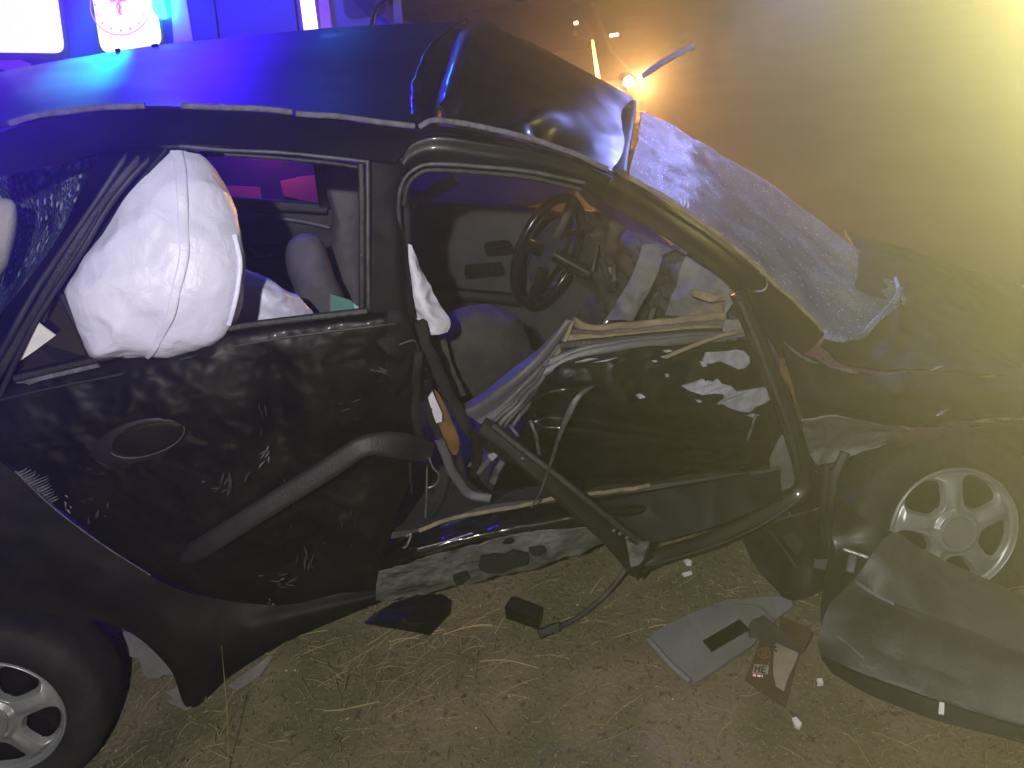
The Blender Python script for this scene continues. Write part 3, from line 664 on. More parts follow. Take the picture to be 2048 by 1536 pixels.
for pts, wd, m_ in (([(836, 644, .04), (862, 715, .05), (898, 790, .06), (938, 862, .07), (962, 880, .1)], .034, MOLD),
                    ([(848, 735, .07), (850, 800, .08), (872, 862, .09), (900, 915, .1), (925, 960, .1), (962, 990, .1)], .022, MOLD),
                    ([(836, 700, .02), (833, 760, .03), (832, 830, .04), (838, 890, .05)], .028, RUB),
                    ([(880, 880, .08), (905, 940, .08), (935, 985, .07), (980, 998, .06)], .03, TRIMG),
                    ([(800, 690, .0), (828, 682, .0), (838, 700, .0)], .006, MOLD), ([(772, 650, .02), (762, 690, .02)], .008, STEEL)):
    sweep('torn_pillar_strip', pts, wd, .018, m_, car, 40, wob=.006)
panel('belt_pretensioner_cover', [[(848, 762, .12), (866, 775, .12), (880, 790, .12)], [(868, 830, .11), (888, 835, .11), (905, 845, .11)], [(885, 872, .1), (905, 880, .1), (918, 880, .1)], [(898, 908, .1), (912, 910, .1), (918, 900, .1)]], ORANGE, car, 20, 30, .01, dents=((.006, 14, 0, 2),))
plate('torn_airbag_scrap', [(845, 730, .085), (850, 745, .085), (856, 762, .085), (868, 790, .085), (884, 826, .085), (884, 843, .085), (865, 848, .085), (857, 822, .085), (866, 818, .085), (850, 802, .085), (842, 772, .085), (840, 752, .085)], .003, BAGM, car, curl=.006)
# side airbag hanging out of the seat
panel('deflated_airbag', [
    [(809, 488, .16), (815, 488, .15), (823, 490, .15)],
    [(806, 525, .16), (822, 525, .13), (836, 533, .15)],
    [(806, 570, .15), (835, 572, .11), (862, 582, .14)],
    [(815, 610, .14), (850, 615, .09), (884, 622, .13)],
    [(830, 640, .12), (865, 640, .08), (897, 645, .12)],
    [(845, 666, .11), (870, 668, .09), (894, 664, .11)]], BAGM, car, 40, 60, .004, dents=((.012, 9, 1, 2), (.006, 22, 1, 6)), edge=.0)
# crumple of trim, brackets and cable where the pillar met the sill
for pts, wd, m_ in (([(945, 860, .02), (955, 900, .02), (948, 950, .03)], .03, BLACKP), ([(975, 880, .0), (1000, 905, .0), (1040, 915, .01)], .05, BLACKP), ([(960, 945, .02), (985, 915, .0), (1005, 895, .0)], .018, TRIMG),
                    ([(985, 965, .04), (998, 935, .03), (1012, 905, .02)], .022, STEEL), ([(1060, 840, .03), (1072, 870, .02), (1078, 905, .03)], .012, STEEL), ([(1020, 850, .03), (1034, 872, .02)], .01, STEEL),
                    ([(940, 930, .03), (952, 915, .03), (965, 905, .03)], .01, ORANGE)):
    sweep('broken_bracket', pts, wd, .02, m_, car, 24, wob=.008)
plate('bright_bracket', [(975, 912, -.02), (988, 906, -.02), (996, 912, -.02), (984, 922, -.02)], .006, BARE, car)
rope('loose_wire', [(858, 915, .0), (866, 935, -.01), (878, 950, -.01), (872, 968, .0), (856, 976, .0)], .003, STEEL, car)
rope('loose_wire', [(820, 925, .01), (821, 955, .0), (824, 985, .01)], .0035, MOLD, car)
rope('loose_wire', [(854, 930, .0), (853, 985, .0), (851, 1035, .01)], .003, STEEL, car)
# rail and A pillar over the front door
def railf(u, v): return .018*math.exp(-((v-.42)/.16)**2)
panel('front_cant_rail', [
    [(828, 262, .2), (850, 256, .2), (880, 252, .2), (960, 264, .19), (1060, 290, .19), (1140, 315, .19), (1222, 347, .19)],
    [(808, 320, .17), (835, 296, .17), (880, 286, .165), (960, 296, .16), (1060, 314, .16), (1140, 336, .16), (1215, 366, .16)],
    [(796, 402, .12), (812, 356, .13), (862, 328, .13), (960, 336, .13), (1060, 346, .13), (1140, 360, .13), (1205, 392, .13)]],
    PAINT, car, 80, 30, .014, dents=((.003, 8, 0, 4),), fn=railf)
sweep('window_surround', [(800, 470, .115), (797, 402, .115), (808, 360, .115), (834, 336, .115), (870, 328, .115), (960, 333, .115), (1060, 343, .115), (1170, 366, .115)], .011, .012, SEAL, car, 80)
sweep('window_surround', [(808, 410, .13), (816, 370, .13), (840, 346, .13), (872, 340, .13), (960, 345, .13), (1060, 355, .13), (1160, 378, .13)], .014, .02, RUB, car, 80)
panel('front_pillar', [
    [(1190, 330, .2), (1262, 362, .2), (1332, 404, .18), (1420, 462, .15), (1525, 545, .1), (1600, 618, .07), (1650, 668, .06)],
    [(1180, 352, .15), (1240, 385, .15), (1310, 430, .13), (1395, 485, .10), (1490, 565, .06), (1560, 640, .03), (1612, 705, .03)],
    [(1160, 374, .15), (1215, 408, .15), (1285, 448, .13), (1370, 502, .10), (1450, 562, .07), (1520, 655, .04), (1560, 715, .04)]],
    PAINT, car, 80, 24, .02, dents=((.003, 8, 0, 3),))
sweep('pillar_weatherstrip', [(1255, 352, .19), (1335, 398, .17), (1420, 455, .14), (1522, 540, .09), (1600, 612, .06), (1645, 660, .05)], .012, .01, TAN, car, 60, wob=.006)
# windscreen
panel('windscreen', [
    [(1284, 222, 1.0), (1360, 262, 1.02), (1440, 306, 1.05), (1540, 370, 1.05), (1640, 446, 1.0), (1730, 512, .9), (1790, 560, .75), (1812, 604, .6)],
    [(1278, 265, .75), (1350, 305, .8), (1430, 350, .82), (1540, 420, .82), (1640, 495, .78), (1725, 550, .7), (1785, 585, .6), (1800, 610, .52)],
    [(1266, 315, .45), (1340, 352, .5), (1425, 400, .52), (1540, 475, .5), (1620, 545, .45), (1690, 600, .42), (1745, 630, .4), (1770, 632, .4)],
    [(1258, 362, .24), (1335, 398, .22), (1422, 454, .2), (1525, 540, .15), (1590, 602, .12), (1650, 668, .12), (1690, 674, .16), (1722, 664, .25)]],
    SCREEN, car, 80, 44, .006, dents=((.012, 6, 0, 5), (.006, 14, 0, 2)))
sweep('windscreen_edge', [(1645, 660, .1), (1655, 672, .1), (1690, 676, .14), (1725, 666, .22), (1755, 640, .3), (1785, 605, .42), (1800, 575, .6)], .02, .012, SCREEN, car, 50, wob=.01)
sweep('windscreen_edge', [(1790, 556, .74), (1798, 580, .6), (1808, 606, .5)], .018, .012, TRIMG, car)
# streak of lens flare, built as a thin bar past the far corner
sweep('flare_streak', [(1285, 152, 1.35), (1330, 122, 1.3), (1388, 92, 1.25)], .022, .015, mat('blue_grey_flare', (.28, .26, .45), .4), car, 16)
# bonnet and front wing, buckled
panel('bonnet', [
    [(1690, 462, 1.15), (1790, 490, 1.12), (1900, 528, 1.08), (2050, 580, 1.02), (2220, 650, .95)],
    [(1720, 520, .8), (1800, 545, .8), (1920, 580, .78), (2050, 630, .74), (2220, 700, .68)],
    [(1690, 620, .4), (1770, 640, .42), (1900, 665, .42), (2050, 700, .42), (2220, 760, .40)],
    [(1640, 690, .14), (1700, 730, .12), (1860, 742, .12), (2050, 756, .12), (2220, 800, .12)]], WINGP, car, 60, 40, .01, dents=((.012, 4, 0, 3), (.01, 7, 1, 2)))
sweep('bonnet_edge', [(1782, 515, 1.1), (1830, 524, 1.06), (1900, 548, 1.02), (1980, 578, 1.0), (2060, 610, .96)], .03, .01, FADEDP, car, 40)
panel('front_wing', [
    [(1556, 664, .05), (1600, 705, .06), (1690, 738, .08), (1780, 750, .09), (1880, 748, .09), (2050, 756, .09), (2220, 790, .09)],
    [(1570, 715, .03), (1620, 755, .02), (1700, 775, .0), (1790, 790, .0), (1885, 790, .0), (2050, 790, .0), (2220, 820, .0)],
    [(1590, 790, .03), (1640, 810, .0), (1710, 818, -.03), (1800, 830, -.03), (1890, 826, -.03), (2050, 822, -.03), (2220, 850, -.03)],
    [(1606, 836, .06), (1650, 832, .04), (1720, 838, .0), (1800, 852, -.01), (1880, 852, -.01), (1960, 842, -.01), (2220, 880, -.01)]], WINGP, car, 90, 40, .01, dents=((.014, 4, 0, 6), (.010, 7, 1, 2), (.003, 18, 1, 4)))
for pts, wd in (([(1566, 682, .0), (1590, 704, .0), (1620, 722, .0), (1640, 728, .0)], .008), ([(1668, 736, .0), (1700, 742, .0), (1716, 746, .0)], .012), ([(1862, 742, -.01), (1886, 732, -.01)], .008), ([(1872, 832, -.06), (1884, 826, -.06), (1898, 818, -.06)], .008), ([(1945, 845, -.05), (1990, 840, -.05), (2060, 838, -.05)], .012)):
    sweep('buckled_edge', pts, wd, .006, STEEL, car, 16, taper=lambda t: .3+.7*math.sin(math.pi*min(1, max(0, t))))
rope('chrome_ring', [(1520, 545, .0), (1532, 556, .0), (1534, 572, .0), (1524, 582, .0), (1506, 584, .0)], .003, STEEL, car)
panel('wheel_arch_shield', [[(1602, 838, .03), (1680, 832, .02), (1740, 842, .0), (1820, 856, -.01)], [(1612, 890, .14), (1660, 888, .14), (1720, 884, .13), (1790, 880, .12)], [(1632, 930, .14), (1660, 925, .14), (1720, 905, .12), (1770, 890, .10)]], DASHL, car, 30, 20, .006, dents=((.016, 9, 1, 2),))
panel('wheel_arch_liner', [
    [(1590, 850, .22), (1680, 838, .22), (1800, 850, .22), (1920, 852, .22), (2060, 850, .22), (2230, 900, .22)],
    [(1600, 960, .3), (1690, 960, .3), (1800, 950, .32), (1920, 950, .32), (2060, 950, .32), (2230, 980, .32)],
    [(1560, 1100, .25), (1690, 1100, .3), (1800, 1100, .35), (1920, 1100, .35), (2060, 1100, .35), (2230, 1100, .35)]], BLACKP, car, 40, 30, .01, dents=((.02, 5, 0, 3),))
sweep('wing_lip', [(1690, 905, -.02), (1668, 960, -.04), (1664, 1020, -.05), (1668, 1080, -.05)], .03, .02, MOLD, car, 30)
sweep('wing_lip', [(1655, 930, .0), (1648, 990, -.01), (1648, 1060, -.02), (1655, 1130, -.03)], .02, .02, RUB, car, 30)
rope('torn_wire', [(1630, 930, .0), (1650, 940, .0), (1665, 930, .0)], .004, MOLD, car); rope('torn_wire', [(1632, 942, .0), (1660, 952, .0)], .005, MOLD, car)

# wheels
def make_wheel(px, py, y, rim_px, axdir, rot0, parent_loc):
    c = P(px, py, y); dep = (c-CAM).dot(_d); rr = rim_px*dep/F; ax = Vector(axdir).normalized()
    ref = Vector((0, 0, 1)); tr = 1.56*rr; wdt = .19
    V, Fc = lathe([(.0, rr*.98), (-.012, rr*1.04), (-.02, rr*1.2), (-.018, rr*1.36), (-.006, tr*.95), (.012, tr*.985), (.04, tr), (.09, tr*1.005), (.15, tr), (.178, tr*.98), (.19, tr*.93), (.2, rr*1.2), (.19, rr)], 96, c, ax, ref)
    # tread blocks: push rings of the tread in and out
    k = 96
    for i in (6, 7, 8):
        for j in range(k):
            if (j+i) % 4 == 0: V[i*k+j] = V[i*k+j] + (c+ax*((V[i*k+j]-c).dot(ax))-V[i*k+j]).normalized()*.007
    tw = thing('wheel', c, '', '') if False else None
    w_ = mk('wheel', V, Fc, TYRE, car)
    e1 = (ref-ax*ref.dot(ax)).normalized(); e2 = ax.cross(e1)
    n, m_ = 640, 120; V = []; Fc = []
    def hgt(s):   # outward profile of the cover
        return .030*(1-s**2)**.5*.6 + (.012 if s < .30 else .012*max(0, 1-(s-.30)/.06)) - .010*math.exp(-((s-.9)/.05)**2) + .012*math.exp(-((s-.98)/.03)**2)
    def hole(s, a):
        q = (a-rot0) % (2*math.pi/5)-math.pi/5        # 0 between spokes
        sa = .36+.12*(s-.6); r0, r1 = .43, .875
        return (abs(q)/(sa*(.72+.35*(s-.4))*1.25))**3 + (abs(s-(r0+r1)/2)/((r1-r0)/2))**3
    for i in range(m_+1):
        s = i/m_
        for j in range(n):
            a = 2*math.pi*j/n; hv = hole(s, a)
            q = (a-rot0) % (2*math.pi/5)-math.pi/5
            o_ = hgt(s) + .010*math.exp(-((math.pi/5-abs(q))/.16)**2)*math.exp(-((s-.6)/.3)**2) - .022*max(0, min(1, (1.7-hv)/.7))**1.5
            V.append(c - ax*(o_+.0)+e1*(rr*s*math.cos(a))+e2*(rr*s*math.sin(a)))
    for i in range(m_):
        for j in range(n):
            if hole((i+.5)/m_, 2*math.pi*(j+.5)/n) > 1: Fc.append((i*n+j, i*n+(j+1) % n, (i+1)*n+(j+1) % n, (i+1)*n+j))
    mk('wheel_cover', V, Fc, SILVER, w_, sharp=80)
    V, Fc = lathe([(-.036, 0), (-.036, rr*.24), (-.032, rr*.25), (-.02, rr*.26)], 40, c, ax, ref); mk('hub_cap', V, Fc, mat('dull_hub_cap', (.20, .20, .19), .5, .2), w_)
    V, Fc = lathe([(.02, 0), (.03, rr*.3), (.04, rr*.7), (.03, rr*.97)], 40, c, ax, ref); mk('brake_disc', V, Fc, BLACKP, w_)
    return w_
make_wheel(-11, 1435, -.14, 134, (-.06, .97, -.2), R(8), None)
make_wheel(1905, 1060, -.10, 130, (.06, .92, -.36), R(2), None)

# front door: crushed skin, torn inner trim, fallen window frame
fd = panel('front_door', [
    [(1078, 772, .05), (1100, 744, .04), (1142, 719, .04), (1240, 699, .04), (1340, 687, .04), (1440, 674, .05), (1506, 680, .06)],
    [(1062, 806, .04), (1090, 778, .02), (1140, 764, .0), (1240, 752, .0), (1340, 748, .0), (1450, 745, .0), (1545, 770, .04)],
    [(1052, 832, .03), (1075, 800, .0), (1120, 786, -.02), (1230, 803, -.025), (1340, 820, -.025), (1450, 838, -.02), (1556, 848, .04)],
    [(1042, 858, .05), (1065, 838, .03), (1115, 832, .03), (1230, 845, .02), (1340, 860, .02), (1440, 875, .03), (1540, 890, .06)],
    [(1035, 880, .05), (1060, 866, .02), (1112, 860, -.01), (1230, 876, -.015), (1340, 892, -.01), (1430, 905, .01), (1528, 920, .07)],
    [(1020, 915, .08), (1050, 905, .07), (1110, 900, .06), (1230, 910, .05), (1340, 918, .06), (1430, 925, .07), (1515, 940, .1)],
    [(985, 985, .12), (1040, 970, .12), (1110, 962, .12), (1230, 956, .12), (1340, 950, .12), (1420, 948, .13), (1500, 955, .15)]],
    GLOSSP, car, 120, 90, .01, dents=((.006, 6, 0, 5), (.006, 10, 1, 9), (.002, 26, 1, 2)), edge=.05)
CHIPS = [
    [(1414, 704), (1440, 703), (1455, 702), (1472, 699), (1488, 702), (1499, 714), (1500, 726), (1490, 736), (1478, 739), (1462, 731), (1440, 722), (1424, 727), (1410, 727), (1408, 718), (1412, 712)],
    [(1400, 722), (1410, 724), (1415, 732), (1406, 734)],
    [(1365, 773), (1392, 765), (1408, 759), (1412, 766), (1418, 762), (1430, 764), (1436, 758), (1444, 768), (1462, 772), (1474, 784), (1494, 781), (1516, 777), (1530, 775), (1537, 782), (1535, 790), (1543, 797), (1530, 807), (1512, 814), (1500, 825), (1480, 823), (1458, 816), (1446, 808), (1436, 809), (1452, 797), (1448, 789), (1430, 787), (1405, 790), (1380, 782)],
    [(1495, 832), (1506, 828), (1520, 830), (1508, 836)],
    [(1272, 789), (1282, 787), (1292, 795), (1280, 798)], [(1326, 701), (1338, 699), (1346, 702), (1334, 705)], [(1321, 713), (1330, 711), (1340, 712), (1330, 716)], [(1304, 721), (1312, 720), (1316, 723), (1310, 725)],
    [(1392, 801), (1402, 801), (1404, 805), (1396, 805)], [(1332, 748), (1338, 748), (1338, 754), (1333, 755)],
    [(1150, 724), (1176, 717), (1196, 716), (1172, 722)], [(1185, 725), (1215, 719), (1238, 714), (1212, 723)]]
bpy.context.view_layer.update()
def on_skin(o, px, py, off):      # the point of a panel's skin under a pixel, lifted off it a little
    rd_ = ray(px, py).normalized(); org = origin(o)
    ok, loc, nrm, idx = o.evaluated_get(bpy.context.evaluated_depsgraph_get()).ray_cast(CAM-org, rd_)
    return loc+org-rd_*off if ok else None
for ch in CHIPS:
    pts = [on_skin(fd, x, y, .010) for x, y in ch]; pts = [q for q in pts if q]
    if len(pts) > 2: plate('bare_primer_patch', pts, .014, BARE, fd)
panel('dark_gap_cover', [[(1480, 676, .09), (1540, 720, .1), (1585, 790, .12)], [(1440, 800, .12), (1520, 830, .13), (1590, 870, .15)], [(1180, 950, .16), (1400, 940, .16), (1560, 900, .18)], [(1180, 1000, .16), (1400, 985, .16), (1600, 950, .18)]], BLACKP, fd, 30, 30, .01, dents=((.012, 8, 1, 3),))  # added dark sheet that hides the blue-lit gap behind the skin
plate('pale_ground_patch', [(1540, 920, .08), (1556, 880, .08), (1572, 860, .08), (1590, 915, .08), (1598, 968, .08), (1562, 985, .08), (1545, 960, .08)], .006, DASHL, fd, curl=.01)  # plate in place of the pale ground seen past the door
rope('torn_and_lit_edge', [(1495, 880, .0), (1505, 850, .0), (1512, 830, .0)], .004, STEEL, fd)
sweep('waist_trim', [(1330, 715, .0), (1370, 698, .0), (1440, 672, .02), (1500, 660, .03)], .012, .01, TAN, fd, 24)
# waist rail layers between skin and window opening
for k_, (m_, a, b, c_, d_, e_, y_) in enumerate((
        (TAN, (1146, 642), (1190, 657), (1300, 648), (1380, 640), (1450, 634), .11), (DASH, (1136, 662), (1200, 668), (1300, 660), (1380, 652), (1455, 648), .10),
        (TAN, (1128, 674), (1200, 676), (1300, 668), (1380, 660), (1460, 658), .085), (RUB, (1120, 690), (1200, 684), (1300, 674), (1380, 668), (1470, 666), .07),
        (TRIMG, (1100, 722), (1165, 700), (1250, 686), (1340, 676), (1470, 672), .06), (TRIMG, (1085, 745), (1150, 712), (1240, 694), (1340, 683), (1450, 676), .052))):
    sweep('waist_rail_layer', [(*q, y_) for q in (a, b, c_, d_, e_)], .026, .022, m_, fd, 50, wob=.004)
panel('torn_inner_trim', [[(1290, 648, .12), (1350, 636, .13), (1400, 622, .15), (1446, 604, .17)], [(1290, 660, .1), (1350, 655, .1), (1400, 650, .1), (1448, 640, .1)]], TAN, fd, 30, 14, .006, dents=((.01, 12, 1, 3),))
plate('torn_inner_trim', [(1380, 582, .18), (1392, 580, .18), (1445, 592, .16), (1450, 600, .16), (1420, 604, .16), (1386, 592, .18)], .01, TAN, fd, curl=.006)
plate('torn_inner_trim', [(1450, 640, .07), (1482, 640, .06), (1490, 672, .05), (1440, 680, .06)], .01, DASHL, fd, curl=.008)
# peeled door card
panel('peeled_door_card', [
    [(1139, 640, .12), (1112, 662, .13), (1075, 698, .15), (1020, 742, .17), (965, 785, .18), (926, 808, .18)],
    [(1143, 646, .08), (1118, 680, .08), (1080, 722, .08), (1030, 768, .08), (975, 808, .09), (935, 830, .1)],
    [(1146, 650, .09), (1125, 694, .08), (1090, 740, .07), (1045, 790, .07), (1000, 830, .06), (965, 850, .06)]], TRIMG, car, 50, 30, .006, fn=lambda u, v: .02*math.exp(-((v-.45)/.12)**2)-.015*math.exp(-((v-.62)/.1)**2), dents=((.004, 8, 0, 4),))
sweep('peeled_card_edge', [(1145, 642, .085), (1130, 684, .07), (1096, 738, .06), (1055, 790, .055), (1010, 838, .05)], .012, .012, TAN, car, 50, wob=.006)
for i, off in enumerate((0, 14, 26, 40)):
    sweep('torn_card_fibre', [(1090+off*.6, 735+off*.4, .05), (1050+off*.8, 780+off*.3, .05), (1010+off, 822, .05), (980+off*1.1, 852, .05)], .014, .01, [SEAL, TRIMG, MOLD, SEAL][i], car, 36, wob=.01)
# fallen window frame and its seal
wf = sweep('fallen_window_frame', [(1476, 585, .04), (1498, 640, .02), (1530, 720, -.02), (1562, 800, -.05), (1590, 880, -.07), (1608, 950, -.08), (1600, 985, -.09), (1560, 1012, -.1), (1490, 1050, -.12), (1400, 1088, -.14), (1320, 1112, -.16), (1280, 1130, -.17)], .058, .03, BLACKP, car, 120, sq=.7, taper=lambda t: .8+.2*math.sin(t*3))
sweep('frame_channel', [(1478, 600, .02), (1512, 680, -.02), (1550, 780, -.065), (1580, 860, -.09), (1596, 940, -.1)], .02, .03, MOLD, wf, 60)
sweep('frame_upright', [(962, 852, .0), (1010, 884, -.02), (1080, 945, -.06), (1150, 1008, -.1), (1220, 1072, -.14), (1278, 1140, -.18)], .06, .03, BLACKP, wf, 80, sq=.7)
sweep('frame_seal', [(985, 850, -.02), (1040, 895, -.05), (1110, 948, -.09), (1180, 1005, -.13), (1250, 1062, -.16), (1296, 1096, -.18)], .02, .02, RUB, wf, 80)
sweep('frame_seal', [(1598, 998, -.12), (1540, 1040, -.14), (1470, 1076, -.16), (1380, 1108, -.18), (1290, 1132, -.2)], .008, .01, MOLD, wf, 60)
plate('torn_corner', [(1252, 1078, -.19), (1276, 1092, -.195), (1282, 1086, -.2), (1300, 1086, -.2), (1292, 1102, -.2), (1288, 1118, -.205), (1278, 1130, -.21), (1262, 1134, -.21)], .01, STEEL, wf, curl=.006)
plate('frame_tip', [(1246, 1100, -.17), (1290, 1098, -.17), (1310, 1112, -.17), (1276, 1163, -.19), (1262, 1140, -.19)], .03, BLACKP, wf)
for x, y in ((1228, 1062), (1240, 1068), (1254, 1076), (1046, 918)):
    bump_disc('rivet', x, y, 5, 4, 0, -.19 if x > 1100 else -.06, .006, STEEL, wf)
panel('door_bottom_pan', [[(1200, 1005, .0), (1300, 985, .0), (1420, 965, .0), (1558, 940, .0)], [(1230, 1040, -.05), (1320, 1025, -.05), (1430, 1005, -.05), (1562, 975, -.05)], [(1285, 1090, -.1), (1350, 1075, -.1), (1450, 1045, -.1), (1566, 1000, -.1)]], ROOFP, wf, 60, 24, .01, dents=((.01, 7, 1, 3),))
sweep('curled_chrome_strip', [(1190, 770, -.08), (1158, 792, -.1), (1138, 826, -.11), (1120, 868, -.11), (1102, 925, -.1), (1080, 985, -.1), (1062, 1016, -.1)], .017, .005, SEAL, car, 60, taper=lambda t: .2+.9*math.sin(math.pi*min(1, t*1.6)) if t < .5 else max(.35, .73-1.2*(t-.5)))
# sill
panel('sill', [
    [(770, 1092, .06), (830, 1066, .05), (950, 1034, .05), (1060, 1012, .05), (1180, 996, .05), (1300, 980, .05), (1500, 945, .06)],
    [(768, 1118, -.0), (830, 1096, -.03), (950, 1066, -.04), (1060, 1044, -.04), (1180, 1026, -.04), (1300, 1012, -.03), (1500, 980, .0)],
    [(758, 1148, -.035), (830, 1126, -.05), (950, 1096, -.055), (1060, 1070, -.055), (1180, 1052, -.045), (1300, 1034, -.035), (1500, 1004, -.01)],
    [(756, 1160, -.03), (830, 1140, -.04), (950, 1110, -.045), (1060, 1084, -.045), (1180, 1066, -.035), (1300, 1048, -.025), (1500, 1014, .0)]],
    GLOSSP, car, 130, 30, .01, dents=((.008, 5, 1, 3), (.005, 14, 1, 6)), edge=.04)
panel('scraped_sill_flange', [
    [(757, 1146, -.045), (830, 1124, -.060), (950, 1092, -.066), (1060, 1068, -.066), (1180, 1056, -.055), (1270, 1046, -.04)],
    [(752, 1176, -.03), (830, 1160, -.045), (950, 1130, -.05), (1060, 1102, -.05), (1180, 1074, -.045), (1250, 1066, -.03)],
    [(752, 1204, .01), (830, 1190, -.01), (905, 1174, -.02), (985, 1156, -.02), (1090, 1130, -.02), (1205, 1090, -.01)]],
    SILLP, car, 150, 30, .006, dents=((.006, 8, 1, 3), (.004, 22, 1, 6), (.002, 60, 0, 6)), edge=.0)
sweep('sill_lip', [(838, 1062, .02), (940, 1028, .02), (1040, 1010, .02), (1150, 992, .02), (1300, 972, .03)], .014, .012, TAN, car, 60, wob=.008)
for ol in ([(960, 1118), (985, 1108), (1010, 1112), (1030, 1104), (1058, 1112), (1052, 1130), (1020, 1138), (1000, 1150), (972, 1146), (962, 1136)], [(1062, 1104), (1080, 1096), (1092, 1100), (1084, 1112), (1068, 1116)], [(905, 1160), (930, 1152), (940, 1158), (916, 1170)]):
    plate('rust_hole', [P(x+rs.uniform(-4, 4), y+rs.uniform(-4, 4), -.074) for x, y in ol], .03, HOLE, car)
rope('sill_scratch', [(835, 1098, -.05), (880, 1086, -.055), (945, 1066, -.055)], .003, STEEL, car)
rope('sill_scratch', [(812, 1072, -.03), (822, 1068, -.03), (814, 1090, -.04), (806, 1096, -.04)], .004, STEEL, car)

# ------------------------------------------------------------------ cabin
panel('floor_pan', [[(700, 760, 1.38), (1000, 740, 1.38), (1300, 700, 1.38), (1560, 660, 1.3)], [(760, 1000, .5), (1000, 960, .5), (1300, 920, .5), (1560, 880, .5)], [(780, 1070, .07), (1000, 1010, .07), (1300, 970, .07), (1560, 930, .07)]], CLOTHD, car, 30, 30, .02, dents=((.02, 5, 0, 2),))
far = panel('far_rear_door', [
    [(200, 388, 1.42), (440, 402, 1.42), (560, 412, 1.42), (700, 424, 1.42)], [(200, 410, 1.40), (440, 425, 1.40), (560, 445, 1.40), (700, 460, 1.40)],
    [(200, 480, 1.36), (440, 490, 1.36), (560, 500, 1.36), (700, 510, 1.36)], [(200, 640, 1.38), (440, 650, 1.38), (560, 660, 1.38), (700, 670, 1.38)]], INTER, car, 40, 30, .05, dents=((.004, 6, 0, 2),))
sweep('door_ledge', [(440, 424, 1.36), (520, 432, 1.36), (600, 442, 1.36), (660, 455, 1.36)], .02, .02, TRIMG, far, 30)
h1 = plate('handle_recess', rounded([P(492, 492, 1.33), P(560, 488, 1.33), P(572, 520, 1.33), P(500, 524, 1.33)], .02), .01, BLACKP, far)
rope('handle', [(503, 498, 1.31), (510, 504, 1.3), (514, 510, 1.31)], .006, STEEL, h1); rope('handle', [(490, 519, 1.32), (520, 514, 1.31), (545, 510, 1.31)], .003, STEEL, h1)
inflate('armrest', [(470, 545), (560, 548), (600, 560), (590, 580), (470, 572)], 1.3, .04, INTER, far, k=40, rings=8)
plate('far_rear_window', [P(200, 300, 1.38), P(640, 305, 1.36), P(650, 408, 1.42), P(200, 388, 1.42)], .006, DGLASS, car)
sweep('far_window_frame', [(634, 300, 1.34), (642, 350, 1.36), (650, 412, 1.38)], .05, .03, RUB, car)
sweep('far_window_frame', [(300, 394, 1.38), (450, 404, 1.38), (560, 412, 1.38), (655, 418, 1.38)], .05, .03, RUB, car)
far2 = panel('far_front_door', [
    [(800, 392, 1.42), (920, 400, 1.42), (1040, 412, 1.42), (1240, 440, 1.42)], [(800, 412, 1.39), (920, 420, 1.39), (1040, 434, 1.39), (1240, 462, 1.39)],
    [(800, 500, 1.36), (920, 505, 1.36), (1040, 515, 1.36), (1240, 540, 1.36)], [(800, 680, 1.38), (920, 690, 1.38), (1040, 700, 1.38), (1240, 720, 1.38)]], INTER, car, 40, 30, .05, dents=((.004, 6, 0, 7),))
h2 = plate('handle_recess', rounded([P(966, 486, 1.33), P(1020, 480, 1.33), P(1030, 508, 1.33), P(972, 514, 1.33)], .025), .01, BLACKP, far2)
rope('handle', [(978, 496, 1.32), (1000, 492, 1.31), (1018, 492, 1.32)], .006, BLACKP, h2)
plate('armrest', rounded([P(930, 536, 1.31), P(1006, 530, 1.31), P(1010, 550, 1.31), P(930, 558, 1.31)], .015), .04, BLACKP, far2)
sweep('door_pocket', [(830, 580, 1.32), (930, 590, 1.32), (1040, 600, 1.32)], .06, .04, BLACKP, far2, 24)
plate('far_front_window', [P(800, 320, 1.36), P(1160, 350, 1.36), P(1200, 430, 1.42), P(800, 395, 1.42)], .006, DGLASS, car)
sweep('far_seat_belt', [(912, 356, 1.3), (870, 382, 1.3), (822, 406, 1.3)], .05, .006, mat('mauve_seat_belt', (.20, .13, .18), .7), car, 16)
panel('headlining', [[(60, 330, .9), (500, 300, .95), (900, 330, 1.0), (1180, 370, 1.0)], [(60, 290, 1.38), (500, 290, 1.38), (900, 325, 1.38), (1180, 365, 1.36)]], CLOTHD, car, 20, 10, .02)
# seats
inflate('seat_side_bolster', [(572, 510), (580, 482), (605, 468), (632, 472), (652, 498), (668, 548), (690, 600), (690, 660), (600, 660), (590, 590), (576, 545)], .72, .10, CLOTHG, car, k=64, rings=14, dents=((.006, 9, 0, 2),))
inflate('driver_seat_back', [(650, 330), (700, 326), (730, 360), (735, 480), (730, 640), (690, 620), (668, 545), (660, 500), (664, 430), (652, 380)], 1.0, .12, CLOTHG, car, k=64, rings=14)
inflate('rear_seat_back', [(60, 560), (140, 480), (260, 430), (330, 440), (340, 600), (330, 740), (120, 760)], .75, .12, CLOTHG, car, k=56, rings=12)
inflate('rear_seat_cushion', [(220, 660), (420, 650), (600, 660), (640, 690), (600, 770), (240, 790)], .62, .2, CLOTHG, car, k=56, rings=12)
inflate('passenger_seat_cushion', [(872, 690), (890, 640), (930, 612), (985, 610), (1035, 640), (1060, 690), (1050, 760), (985, 812), (910, 810), (880, 760)], .5, .16, CLOTHD, car, k=72, rings=16, dents=((.014, 6, 1, 3), (.005, 18, 0, 2)))
